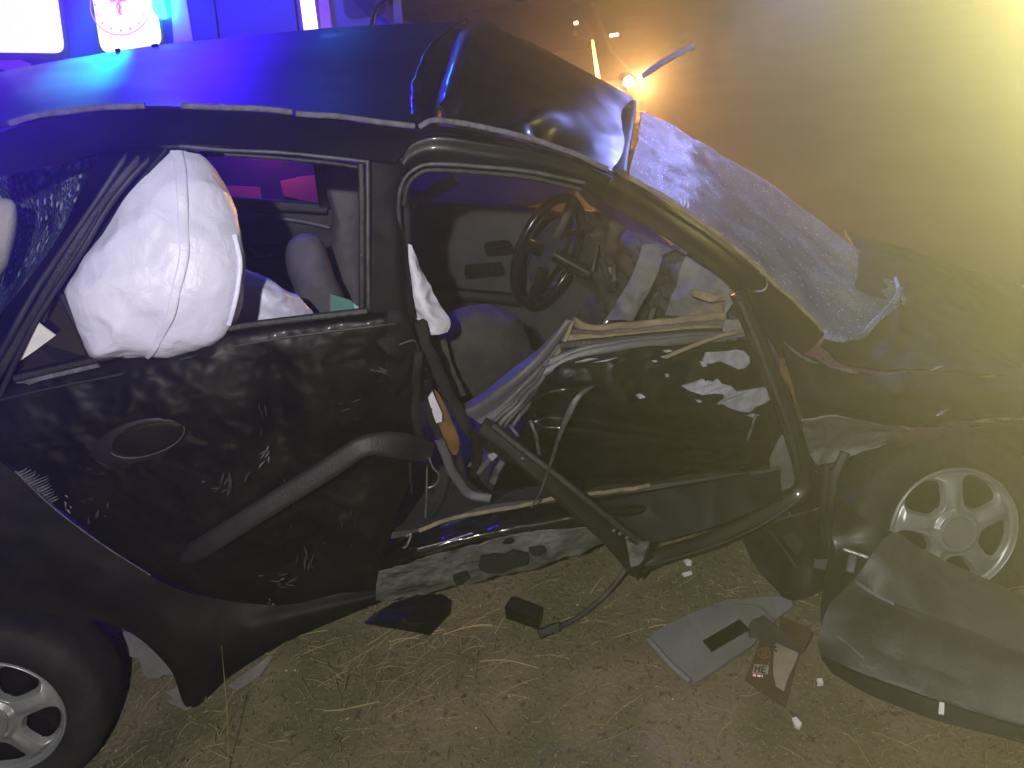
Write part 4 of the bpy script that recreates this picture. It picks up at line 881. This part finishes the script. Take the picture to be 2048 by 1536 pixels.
panel('seat_cover', [[(812, 672, .3), (850, 680, .28), (890, 676, .28)], [(838, 740, .25), (870, 745, .22), (910, 745, .25)], [(872, 800, .2), (900, 800, .2), (935, 790, .22)]], CLOTHD, car, 24, 24, .006, dents=((.012, 12, 1, 5),))
# steering wheel
sw = P(1097, 505, 1.05); Ax1 = (P(1140, 402, 1.05)-P(1054, 608, 1.05))/2; Ax2 = P(1146, 522, 1.15)-sw
loop = [sw+Ax1*math.cos(2*math.pi*i/48)+Ax2*math.sin(2*math.pi*i/48) for i in range(49)]
V = []; Fc = []; nn = Ax1.cross(Ax2).normalized()
for i in range(48):
    t = (loop[i+1]-loop[i-1 if i else 47]).normalized(); o_ = t.cross(nn)
    for q in range(12):
        a = 2*math.pi*q/12; V.append(loop[i]+o_*.019*math.cos(a)+nn*.019*math.sin(a))
for i in range(48):
    for q in range(12): Fc.append((i*12+q, i*12+(q+1) % 12, ((i+1) % 48)*12+(q+1) % 12, ((i+1) % 48)*12+q))
stw = mk('steering_wheel', V, Fc, mat('glossy_black_rim', (.012, .011, .011), .22), car)
V = []; Fc = []
for i in range(9):
    s = i/8
    for j in range(32):
        a = 2*math.pi*j/32; V.append(sw+Vector((-.03*math.sqrt(1-s*s)-.005, 0, 0))+(Ax1*math.cos(a)*.62+Ax2*math.sin(a)*.55)*s)
for i in range(8):
    for j in range(32): Fc.append((i*32+j, i*32+(j+1) % 32, (i+1)*32+(j+1) % 32, (i+1)*32+j))
mk('hub_pad', V, Fc, mat('blue_grey_hub', (.05, .055, .10), .5), stw)
for a in (.15, math.pi-.15, math.pi*1.5):
    sweep('spoke', [sw+(Ax1*math.cos(a)+Ax2*math.sin(a))*.3, sw+(Ax1*math.cos(a)+Ax2*math.sin(a))*.98], .05, .02, BLACKP, stw, 10)
rope('column', [sw+Vector((.02, 0, -.01)), P(1180, 548, 1.0)], .028, BLACKP, car)
rope('stalk', [P(1130, 470, 1.02), P(1165, 460, .98), P(1185, 448, .95)], .01, BLACKP, car)
# dashboard, broken
panel('dashboard', [
    [(1150, 420, 1.35), (1220, 430, 1.0), (1300, 470, .7), (1390, 520, .4), (1470, 580, .22)],
    [(1140, 470, 1.3), (1220, 480, .95), (1300, 515, .62), (1390, 555, .36), (1468, 600, .2)],
    [(1150, 540, 1.25), (1230, 550, .95), (1310, 570, .65), (1390, 590, .4), (1465, 620, .24)],
    [(1160, 640, 1.2), (1240, 645, .95), (1320, 650, .7), (1400, 648, .5), (1462, 645, .3)],
    [(1160, 720, 1.2), (1240, 720, .95), (1320, 715, .7), (1400, 700, .5), (1462, 690, .3)]], DASH, car, 70, 60, .02, dents=((.03, 5, 1, 3), (.02, 11, 1, 8), (.008, 26, 1, 2)))
panel('torn_dash_cover', [[(1285, 490, .55), (1310, 488, .53), (1330, 500, .5)], [(1262, 555, .55), (1290, 560, .52), (1310, 560, .5)], [(1210, 640, .6), (1235, 640, .55), (1265, 640, .55)]], DASHL, car, 24, 30, .006, dents=((.012, 14, 1, 2),))
panel('torn_dash_cover', [[(1375, 505, .32), (1425, 540, .24), (1470, 575, .18)], [(1355, 560, .32), (1410, 575, .24), (1468, 600, .18)], [(1330, 630, .34), (1390, 635, .26), (1450, 630, .2)]], DASHL, car, 30, 30, .006, dents=((.014, 10, 1, 5),))
panel('far_pillar_trim', [[(1150, 376, 1.0), (1210, 396, .85), (1280, 440, .65), (1345, 500, .45)], [(1176, 408, 1.0), (1230, 440, .85), (1275, 478, .68), (1320, 512, .5)]], mat('mauve_grey_trim', (.15, .115, .10), .7, var=(.11, .09, .08), vscale=8), car, 30, 12, .012)
for i in range(14):
    px = random.uniform(1170, 1340); py = random.uniform(470, 640); y_ = .55+.5*(1340-px)/170
    sweep('broken_dash_piece', [(px, py, y_), (px+random.uniform(-20, 20), py+random.uniform(15, 60), y_-.02)], random.uniform(.015, .05), .015, random.choice([DASH, BLACKP, DASHL, MOLD]), car, 10, wob=.01)
plate('white_label_scrap', [(1374, 500, .2), (1380, 498, .2), (1392, 510, .2), (1386, 513, .2)], .003, PAPER, car)
plate('broken_side_glass', [(660, 588, .1), (668, 590, .1), (700, 600, .08), (728, 622, .06), (726, 632, .06), (700, 628, .06), (660, 632, .08)], .006, GGLASS, car)
plate('broken_side_glass', [(706, 606, .07), (714, 612, .065), (729, 624, .06), (726, 631, .055), (712, 624, .06)], .014, mat('thick_green_glass_edge', (.16, .42, .42), .2), car)

# ------------------------------------------------------------------ sacks in the rear of the car
ym = lambda px, py: .235-.215*((py-288)/432)**1.1 if py > 288 else .235
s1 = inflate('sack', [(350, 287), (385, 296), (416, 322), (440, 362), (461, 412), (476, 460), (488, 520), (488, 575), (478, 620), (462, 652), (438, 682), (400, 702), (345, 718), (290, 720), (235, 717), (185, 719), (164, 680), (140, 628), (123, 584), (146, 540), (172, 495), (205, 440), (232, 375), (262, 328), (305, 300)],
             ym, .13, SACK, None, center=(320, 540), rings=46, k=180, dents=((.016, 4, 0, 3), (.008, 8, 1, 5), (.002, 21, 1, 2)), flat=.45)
tag(s1, 'big upright white woven sack bulging out of the rear door window', 'sack', 'sacks on the rear seat')
def front(px, py):      # where the sack's skin is under a pixel
    dg = bpy.context.evaluated_depsgraph_get(); dg.update()
    o_ = CAM-s1.location; ok, loc, nrm, idx = s1.evaluated_get(dg).ray_cast(o_, ray(px, py).normalized())
    return (loc+s1.location-ray(px, py).normalized()*.004) if ok else P(px, py, ym(px, py)-.12)
bpy.context.view_layer.update()
sweep('seam', [front(x, y) for x, y in ((352, 300), (362, 340), (364, 380), (366, 430), (368, 490), (362, 545), (350, 595), (338, 635), (322, 670), (306, 700), (292, 714))], .024, .005, SACK, s1, 70, taper=lambda t: 1.2-.55*t, wob=.003)
sweep('seam', [front(x, y) for x, y in ((470, 470), (478, 520), (476, 570), (466, 620), (456, 650))], .012, .008, SACK, s1, 40, wob=.004)
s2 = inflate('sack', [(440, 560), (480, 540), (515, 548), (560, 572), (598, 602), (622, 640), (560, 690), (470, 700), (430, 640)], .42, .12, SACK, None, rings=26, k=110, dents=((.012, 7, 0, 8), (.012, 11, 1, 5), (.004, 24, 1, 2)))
tag(s2, 'smaller white woven sack lying behind the big upright one on the rear seat', 'sack', 'sacks on the rear seat')

# ------------------------------------------------------------------ bits on the ground
# torn bumper leaning against the front wheel
bp = thing('torn_bumper', G(1900, 1440), 'large dull grey torn-off bumper lying in front of the front wheel', 'bumper')
def bg(px, py, y): return P(px, py, y)
panel('bumper_upper_face', [
    [Gd(1752, 1092, 0.38), Gd(1792, 1064, 0.39), Gd(1832, 1090, 0.36), Gd(1900, 1127, 0.33), Gd(1965, 1154, 0.31), Gd(2060, 1198, 0.28), Gd(2200, 1260, 0.25)],
    [Gd(1730, 1130, 0.34), Gd(1775, 1140, 0.34), Gd(1830, 1160, 0.32), Gd(1890, 1180, 0.29), Gd(1960, 1210, 0.27), Gd(2060, 1250, 0.25), Gd(2200, 1310, 0.23)],
    [Gd(1706, 1162, 0.29), Gd(1748, 1187, 0.29), Gd(1800, 1212, 0.27), Gd(1870, 1238, 0.25), Gd(1955, 1268, 0.23), Gd(2065, 1305, 0.21), Gd(2200, 1360, 0.19)]],
    FADEDP, bp, 70, 36, .01, dents=((.008, 5, 0, 3), (.004, 11, 1, 2)))
panel('bumper_lower_face', [
    [Gd(1706, 1162, 0.294), Gd(1748, 1187, 0.294), Gd(1800, 1212, 0.274), Gd(1870, 1238, 0.254), Gd(1955, 1268, 0.234), Gd(2065, 1305, 0.214), Gd(2200, 1360, 0.194)],
    [Gd(1656, 1215, 0.19), Gd(1725, 1232, 0.2), Gd(1805, 1258, 0.19), Gd(1880, 1284, 0.18), Gd(1965, 1312, 0.16), Gd(2070, 1350, 0.15), Gd(2200, 1400, 0.14)],
    [Gd(1637, 1280, 0.11), Gd(1715, 1298, 0.11), Gd(1805, 1322, 0.11), Gd(1885, 1348, 0.1), Gd(1975, 1378, 0.09), Gd(2075, 1412, 0.085), Gd(2200, 1455, 0.08)],
    [Gd(1642, 1316, 0.05), Gd(1715, 1348, 0.05), Gd(1800, 1378, 0.05), Gd(1890, 1408, 0.045), Gd(1985, 1438, 0.04), Gd(2080, 1468, 0.04), Gd(2200, 1512, 0.04)]],
    FADEDP, bp, 80, 50, .01, dents=((.010, 4, 0, 3), (.005, 9, 1, 2)), edge=.06)
panel('bumper_corner', [
    [(1672, 985, -.06), (1700, 1010, -.08), (1735, 1040, -.11), (1790, 1066, -.15)],
    [(1662, 1080, -.10), (1695, 1095, -.14), (1735, 1110, -.18), (1788, 1130, -.22)],
    [(1648, 1180, -.20), (1690, 1170, -.24), (1735, 1180, -.28), (1786, 1205, -.31)],
    [(1640, 1260, -.30), (1690, 1240, -.31), (1735, 1240, -.34), (1780, 1250, -.37)]], BLACKP, bp, 36, 44, .01, dents=((.014, 7, 1, 5),))
panel('bumper_lip', [
    [Gd(1642, 1316, 0.062), Gd(1715, 1348, 0.062), Gd(1800, 1378, 0.062), Gd(1890, 1408, 0.056999999999999995), Gd(1985, 1438, 0.052000000000000005), Gd(2080, 1468, 0.052000000000000005), Gd(2200, 1512, 0.052000000000000005)],
    [Gd(1664, 1346, 0.012), Gd(1730, 1385, 0.012), Gd(1810, 1418, 0.012), Gd(1890, 1446, 0.012), Gd(1985, 1470, 0.012), Gd(2080, 1496, 0.012), Gd(2200, 1530, 0.012)]], MOLD, bp, 60, 12, .012, dents=((.006, 6, 0, 2),))
sweep('chrome_strip', [(1686, 1098, -.2), (1735, 1115, -.24), (1790, 1135, -.28)], .012, .008, STEEL, bp, 20)
sweep('mounting_tab', [(1706, 1112, -.2), (1700, 1145, -.24)], .024, .01, GRIME, bp, 12)
sweep('torn_and_lit_edge', [Gd(1712, 1164, .298), Gd(1745, 1186, .296), Gd(1788, 1208, .285)], .010, .008, GRIME, bp, 20)  # pale strip drawn as the highlight along the bumper's edge line
sweep('torn_and_lit_edge', [Gd(1674, 1272, .14), Gd(1700, 1292, .125), Gd(1726, 1316, .10)], .007, .008, GRIME, bp, 20)
# mud flap / liner hanging behind the wheel
ml = thing('torn_arch_liner', G(1570, 1195), 'dark torn wheel arch liner lying between the door frame tip and the wheel', 'car part')
panel('liner_shell', [[(1485, 1080, -.03), (1532, 1052, -.02), (1600, 1030, .0), (1652, 1010, .02)], [(1508, 1128, -.07), (1560, 1110, -.06), (1610, 1090, -.04), (1655, 1075, -.02)], [(1545, 1166, -.12), (1585, 1160, -.11), (1625, 1145, -.1), (1652, 1130, -.08)], [(1572, 1186, -.15), (1595, 1199, -.16), (1625, 1192, -.15), (1648, 1178, -.13)]], BLACKP, ml, 36, 36, .008, dents=((.014, 8, 1, 4),))
sweep('liner_rib', [(1538, 1060, -.04), (1565, 1095, -.07), (1594, 1136, -.12)], .008, .012, MOLD, ml, 20)
plate('liner_label', [(1560, 1070, -.05), (1588, 1062, -.05), (1606, 1090, -.07), (1596, 1112, -.09)], .006, MOLD, ml)
plate('liner_clip', [(1632, 1120, -.12), (1655, 1120, -.12), (1652, 1140, -.13), (1630, 1136, -.13)], .01, TRIMG, ml)

gp = thing('grey_trim_panel', G(1430, 1290), 'flat grey trim panel with a dark slot lying on the grass', 'trim panel')
LITG = mat('light_grey_plastic', (.17, .17, .185), .5, var=(.13, .13, .14), vscale=8, bump=.15, bscale=120)
def flat(pts, h=.012): return [G(x, y, h) for x, y in pts]
plate('panel_face', flat([(1296, 1277), (1330, 1250), (1371, 1232), (1453, 1200), (1503, 1196), (1541, 1194), (1579, 1197), (1586, 1212), (1560, 1232), (1530, 1262), (1503, 1293), (1450, 1326), (1392, 1365), (1376, 1362), (1335, 1320)], .03), .012, LITG, gp, curl=.005)
sweep('raised_rim', [G(1298, 1280, .04), G(1335, 1322, .04), G(1380, 1364, .04)], .018, .02, LITG, gp, 24)
sweep('rim_ridge', [G(1420, 1215, .034), G(1510, 1212, .034), G(1548, 1240, .034)], .008, .01, TRIMG, gp, 24)
plate('dark_slot', flat([(1406, 1281), (1479, 1238), (1498, 1258), (1424, 1302)], .042), .006, BLACKP, gp)

ct = thing('torn_carton', G(1560, 1340), 'torn brown printed carton with black bars beside the grey panel on the grass', 'carton')
CTB = mat('brown_card', (.07, .045, .022), .8, var=(.05, .032, .016), vscale=14); CTP = mat('pale_card_print', (.27, .25, .20), .8, var=(.20, .18, .14), vscale=12); CTK = mat('black_card_ink', (.02, .017, .012), .7)
CTO = mat('rusty_card_ink', (.16, .075, .03), .8)
plate('card_face', flat([(1520, 1280), (1548, 1272), (1602, 1294), (1594, 1330), (1571, 1416), (1535, 1390), (1490, 1358), (1506, 1321)], .03), .004, CTB, ct, curl=.004)
plate('picture_area', flat([(1549, 1276), (1600, 1296), (1592, 1322), (1573, 1362), (1568, 1382), (1552, 1372), (1546, 1345)], .036), .002, CTP, ct)
for i in range(4):
    a, b = (1524+i*1.5, 1272+i*7), (1549+i*1.8, 1281+i*7.5)
    sweep('printed_bar', [G(a[0], a[1]+1, .038), G((a[0]+b[0])/2+2, (a[1]+b[1])/2-1, .038), G(b[0], b[1], .038)], .006, .002, CTK, ct, 8)
rope('printed_ring', [G(1528+11*math.cos(t*math.pi/8), 1306+9*math.sin(t*math.pi/8), .038) for t in range(17)], .0035, CTO, ct)
rope('printed_ring', [G(1528+5*math.cos(t*math.pi/8), 1306+4*math.sin(t*math.pi/8), .038) for t in range(17)], .003, CTO, ct)
plate('title_block', flat([(1509, 1328), (1538, 1331), (1536, 1348), (1504, 1346)], .036), .002, CTP, ct)
for pts in ([(1512, 1331), (1510, 1344)], [(1513, 1337), (1519, 1338)], [(1520, 1332), (1518, 1345)], [(1525, 1333), (1523, 1345)], [(1525, 1333), (1533, 1334)], [(1525, 1339), (1531, 1340)], [(1523, 1345), (1531, 1346)]):
    sweep('printed_letter', [G(*p_, .0385) for p_ in pts], .0045, .002, CTK, ct, 6)
for pts in ([(1506, 1350), (1512, 1351)], [(1515, 1351), (1521, 1352)], [(1523, 1352), (1526, 1352)]):
    sweep('printed_letter', [G(*p_, .0385) for p_ in pts], .007, .002, PINKP, ct, 6)
plate('card_lid', flat([(1498, 1249), (1504, 1240), (1527, 1230), (1560, 1258), (1608, 1293), (1602, 1296), (1560, 1278), (1526, 1266), (1500, 1262)], .06), .03, mat('dark_card_lid', (.05, .046, .04), .7), ct)
plate('card_flap', flat([(1560, 1233), (1590, 1244), (1626, 1264), (1609, 1296), (1582, 1276), (1558, 1256)], .065), .02, CTB, ct)

t_ = plate('plastic_plate', flat([(729, 1244), (756, 1222), (790, 1203), (821, 1194), (860, 1188), (884, 1188), (901, 1200), (900, 1222), (880, 1244), (858, 1267), (800, 1256)], .03), .008, BLACKP, None, curl=.004)
tag(t_, 'flat black plastic plate on the dirt under the sill', 'plastic plate')
for x, y in ((751, 1232), (808, 1242)): bump_disc('screw_boss', x, y, 6, 6, 0, G(x, y, .03).y-.004, .006, MOLD, t_)
tb = thing('black_box', G(1045, 1230), 'small black electronic box on the dirt beside the plastic plate', 'box')
A_, B_, C_, D_ = G(1024, 1192, .05), G(1085, 1216, .05), G(1076, 1240, .05), G(1008, 1216, .05)
plate('case', rounded([A_, B_, C_, D_], .006, 3), .045, BLACKP, tb)
plate('lid', rounded([q*.86+(A_+B_+C_+D_)*.035+Vector((0, 0, .006)) for q in (A_, B_, C_, D_)], .006, 3), .006, MOLD, tb)
p_ = G(1066, 1247, .02); V, Fc = box(p_, .008, .006, .006, 0, .001); mk('bright_pin', V, Fc, PAPER, tb)
st = sweep('trim_strip', [G(1258, 1128, .14), G(1236, 1160, .10), G(1205, 1195, .05), G(1160, 1232, .02), G(1125, 1250, .012), G(1078, 1268, .012)], .022, .008, RUB, None, 60, taper=lambda t: .8 if t < .82 else 1.5)
tag(st, 'curved black rubber trim strip trailing on the dirt below the door frame tip', 'trim strip')
p_ = [(1366, 1119), (1374, 1117), (1384, 1121), (1382, 1127), (1372, 1126)]
tag(plate('glass_shard', flat(p_, .02), .012, PAPER, None), 'round white shard on the grass beside the door frame tip', 'shard', 'pale shards in the grass')
tag(plate('glass_shard', flat([(1364, 1146), (1383, 1141), (1384, 1145), (1368, 1150)], .02), .01, PAPER, None), 'long thin white shard below the round white shard', 'shard', 'pale shards in the grass')
tag(plate('glass_shard', flat([(1584, 1436), (1592, 1433), (1604, 1446), (1600, 1454), (1590, 1450)], .02), .012, PAPER, None), 'white shard on the grass below the torn carton', 'shard', 'pale shards in the grass')
tag(plate('glass_shard', flat([(1634, 1357), (1644, 1356), (1647, 1366), (1636, 1367)], .02), .012, PAPER, None), 'white shard between the torn carton and the bumper', 'shard', 'pale shards in the grass')
tag(plate('paper_tag', [Gd(1879, 1404, .075), Gd(1889, 1406, .075), Gd(1888, 1430, .05), Gd(1877, 1428, .05)], .004, PAPER, None), 'small white tag stuck on the lower edge of the bumper', 'tag')
# torn pale card by the rear wheel
sc1 = thing('torn_cardboard', G(300, 1330), 'torn pale cardboard scraps on the dirt behind the hanging panel corner', 'cardboard')
PALEC = mat('pale_card', (.21, .19, .19), .85, var=(.17, .155, .15), vscale=12)
plate('card_piece', flat([(246, 1263), (275, 1268), (330, 1300), (352, 1330), (356, 1349), (326, 1350), (318, 1357), (300, 1358), (286, 1350), (281, 1330), (276, 1316), (252, 1310)], .03), .005, PALEC, sc1, curl=.006)
plate('card_piece', flat([(362, 1360), (372, 1370), (382, 1415), (370, 1420), (352, 1412), (334, 1404), (345, 1396), (330, 1384), (348, 1376)], .02), .005, PALEC, sc1, curl=.006)
tag(plate('panel_scrap', flat([(455, 1372), (500, 1338), (545, 1308), (520, 1345), (470, 1378)], .02), .008, PALEC, None, curl=.004), 'thin pale strip of card under the rear door corner', 'cardboard')

# ------------------------------------------------------------------ weeds, straw, stones
def scatter(n, lo=(-.6, -1.15), hi=(3.4, 1.6)):
    out = []
    while len(out) < n:
        x, y = random.uniform(lo[0], hi[0]), random.uniform(lo[1], hi[1])
        if abs(y) > .9 and random.random() < .3: continue
        out.append((x, y))
    return out
V, Fc, MI = [], [], []
for x, y in scatter(15000):
    green = noise.noise(Vector((x*1.4, y*1.4, 21)))
    if random.random() > .35+.6*max(0, green)+.25*(x > 1.9): continue
    z = ground_z(x, y); hgt = random.uniform(.008, .03)*(1+.8*max(0, green)); a = random.uniform(0, 6.28); ln = random.uniform(.3, 1.4)*hgt
    w_ = random.uniform(.0008, .0020); dx, dy = math.cos(a), math.sin(a); px_, py_ = -dy*w_, dx*w_; b = len(V)
    V += [(x-px_, y-py_, z-.003), (x+px_, y+py_, z-.003), (x+dx*ln*.5+px_, y+dy*ln*.5+py_, z+hgt*.8), (x+dx*ln*.5-px_, y+dy*ln*.5-py_, z+hgt*.8), (x+dx*ln, y+dy*ln, z+hgt)]
    Fc += [(b, b+1, b+2, b+3), (b+3, b+2, b+4)]
gm = mat('dry_green_grass', (.10, .09, .04), .8, var=(.19, .16, .085), vscale=5)
o = mk('grass', V, Fc, gm, None, smooth=False); tag(o, kind='stuff')
V, Fc = [], []
def straw(x, y, a, L, lift, w_):
    n_ = 5; b = len(V); cv = random.uniform(-.25, .25)
    for i in range(n_+1):
        t = i/n_; aa = a+cv*t; px_, py_ = x+math.cos(aa)*L*t, y+math.sin(aa)*L*t; z = ground_z(px_, py_)+.004+lift*math.sin(t*math.pi)*.5+lift*t*.6
        ox, oy = -math.sin(aa)*w_, math.cos(aa)*w_
        V.extend([(px_-ox, py_-oy, z), (px_, py_, z+w_*1.6), (px_+ox, py_+oy, z)])
    for i in range(n_):
        for q in range(2): Fc.append((b+i*3+q, b+i*3+q+1, b+(i+1)*3+q+1, b+(i+1)*3+q))
for x, y in scatter(420, (-.4, -1.1), (3.2, .5)):
    straw(x, y, random.gauss(.3, .9), random.uniform(.03, .14), random.uniform(0, .02), random.uniform(.0005, .0011))
for x, y in scatter(2600, (-.4, -1.1), (3.2, .9)):
    straw(x, y, random.uniform(0, 6.28), random.uniform(.008, .032), random.uniform(0, .008), random.uniform(.0005, .0012))
for _ in range(70):
    q = G(random.gauss(740, 130), random.gauss(1340, 55)); straw(q.x, q.y, random.gauss(.35, .8), random.uniform(.05, .2), random.uniform(0, .03), random.uniform(.0006, .0012))
for pts in (((890, 1261), (780, 1289)), ((985, 1252), (888, 1262)), ((910, 1222), (862, 1266)), ((840, 1278), (780, 1288)), ((760, 1405), (650, 1445)), ((720, 1315), (690, 1350)), ((960, 1325), (1080, 1322)), ((1296, 1258), (1370, 1250)), ((1180, 1190), (1210, 1160)), ((450, 1340), (520, 1300)), ((990, 1270), (1030, 1215))):
    a_, b_ = G(*pts[0]), G(*pts[1]); dd = b_-a_; straw(a_.x, a_.y, math.atan2(dd.y, dd.x), dd.length, .015, .0018)
o = mk('dry_straw', V, Fc, mat('dry_straw', (.34, .27, .14), .8, var=(.22, .17, .08), vscale=6), None); tag(o, kind='stuff')
V, Fc = [], []
OCT = [(1, 0, 0), (-1, 0, 0), (0, 1, 0), (0, -1, 0), (0, 0, 1), (0, 0, -1), (.6, .6, .5), (-.6, .5, .5), (.5, -.6, .5), (-.5, -.6, .5)]
OF = [(4, 6, 7), (4, 7, 9), (4, 9, 8), (4, 8, 6), (6, 0, 2), (6, 2, 7), (7, 2, 1), (7, 1, 9), (9, 1, 3), (9, 3, 8), (8, 3, 0), (8, 0, 6), (5, 2, 0), (5, 1, 2), (5, 3, 1), (5, 0, 3)]
def stones(n, r0, r1, lo, hi):
    global V, Fc
    for x, y in scatter(n, lo, hi):
        r_ = r0+(r1-r0)*random.random()**3; b = len(V); z = ground_z(x, y)+r_*.2; rz = random.uniform(0, 6.28); sx, sy, sz = [random.uniform(.6, 1.2) for _ in range(3)]
        for vx, vy, vz in OCT:
            vx *= sx; vy *= sy; V.append((x+r_*(vx*math.cos(rz)-vy*math.sin(rz)), y+r_*(vx*math.sin(rz)+vy*math.cos(rz)), z+r_*vz*sz))
        Fc += [tuple(i+b for i in f) for f in OF]
stones(6000, .0012, .008, (-.4, -1.1), (3.2, .9))
o = mk('gravel', V, Fc, mat('gravel_stones', (.10, .085, .06), .9, var=(.18, .16, .12), vscale=30), None, sharp=30); tag(o, kind='stuff')
V, Fc = [], []
stones(110, .0015, .005, (-.3, -1.0), (3.0, .3))
o = mk('glass_fragments', V, Fc, mat('pale_glass_crumbs', (.42, .45, .45), .3), None, sharp=20); tag(o, kind='stuff')
def weed(name, base, tip, label, nb, spread):
    t = thing(name, base, label, 'weed', 'dry weed stalks')
    rope('stem', [base-Vector((0, 0, .01)), base*.5+tip*.5+Vector((.006, 0, 0)), tip], .0018, WEED, t, 14, 6, taper=lambda q: 1-.7*q)
    for i in range(nb):
        q = base.lerp(tip, random.uniform(.05, .6)); a = random.uniform(0, 6.28)
        rope('side_shoot', [q, q+Vector((math.cos(a)*spread*.5, math.sin(a)*spread*.5, spread*.6)), q+Vector((math.cos(a)*spread, math.sin(a)*spread, spread))], .0012, WEED, t, 8, 5, taper=lambda q: 1-.7*q)
WEED = mat('dry_weed', (.30, .24, .11), .8, var=(.2, .16, .07), vscale=20)
b0 = G(455, 1545); weed('dry_weed', b0, P(443, 1292, b0.y+.02), 'tall thin dry stalk in front of the hanging panel corner', 3, .05)
b0 = G(686, 1385); weed('dry_weed', b0, P(690, 1300, b0.y+.01), 'short dry stalk with splayed shoots on the open dirt', 6, .05)
b0 = G(432, 1480); weed('dry_weed', b0, P(462, 1420, b0.y+.01), 'small bent dry stalk beside the tall thin one', 2, .03)
# black gravel beads on the roof: broken glass and grit
for px, py in ((156, 126), (184, 134), (200, 128), (214, 126), (224, 118), (235, 103), (310, 92)): 
    pass
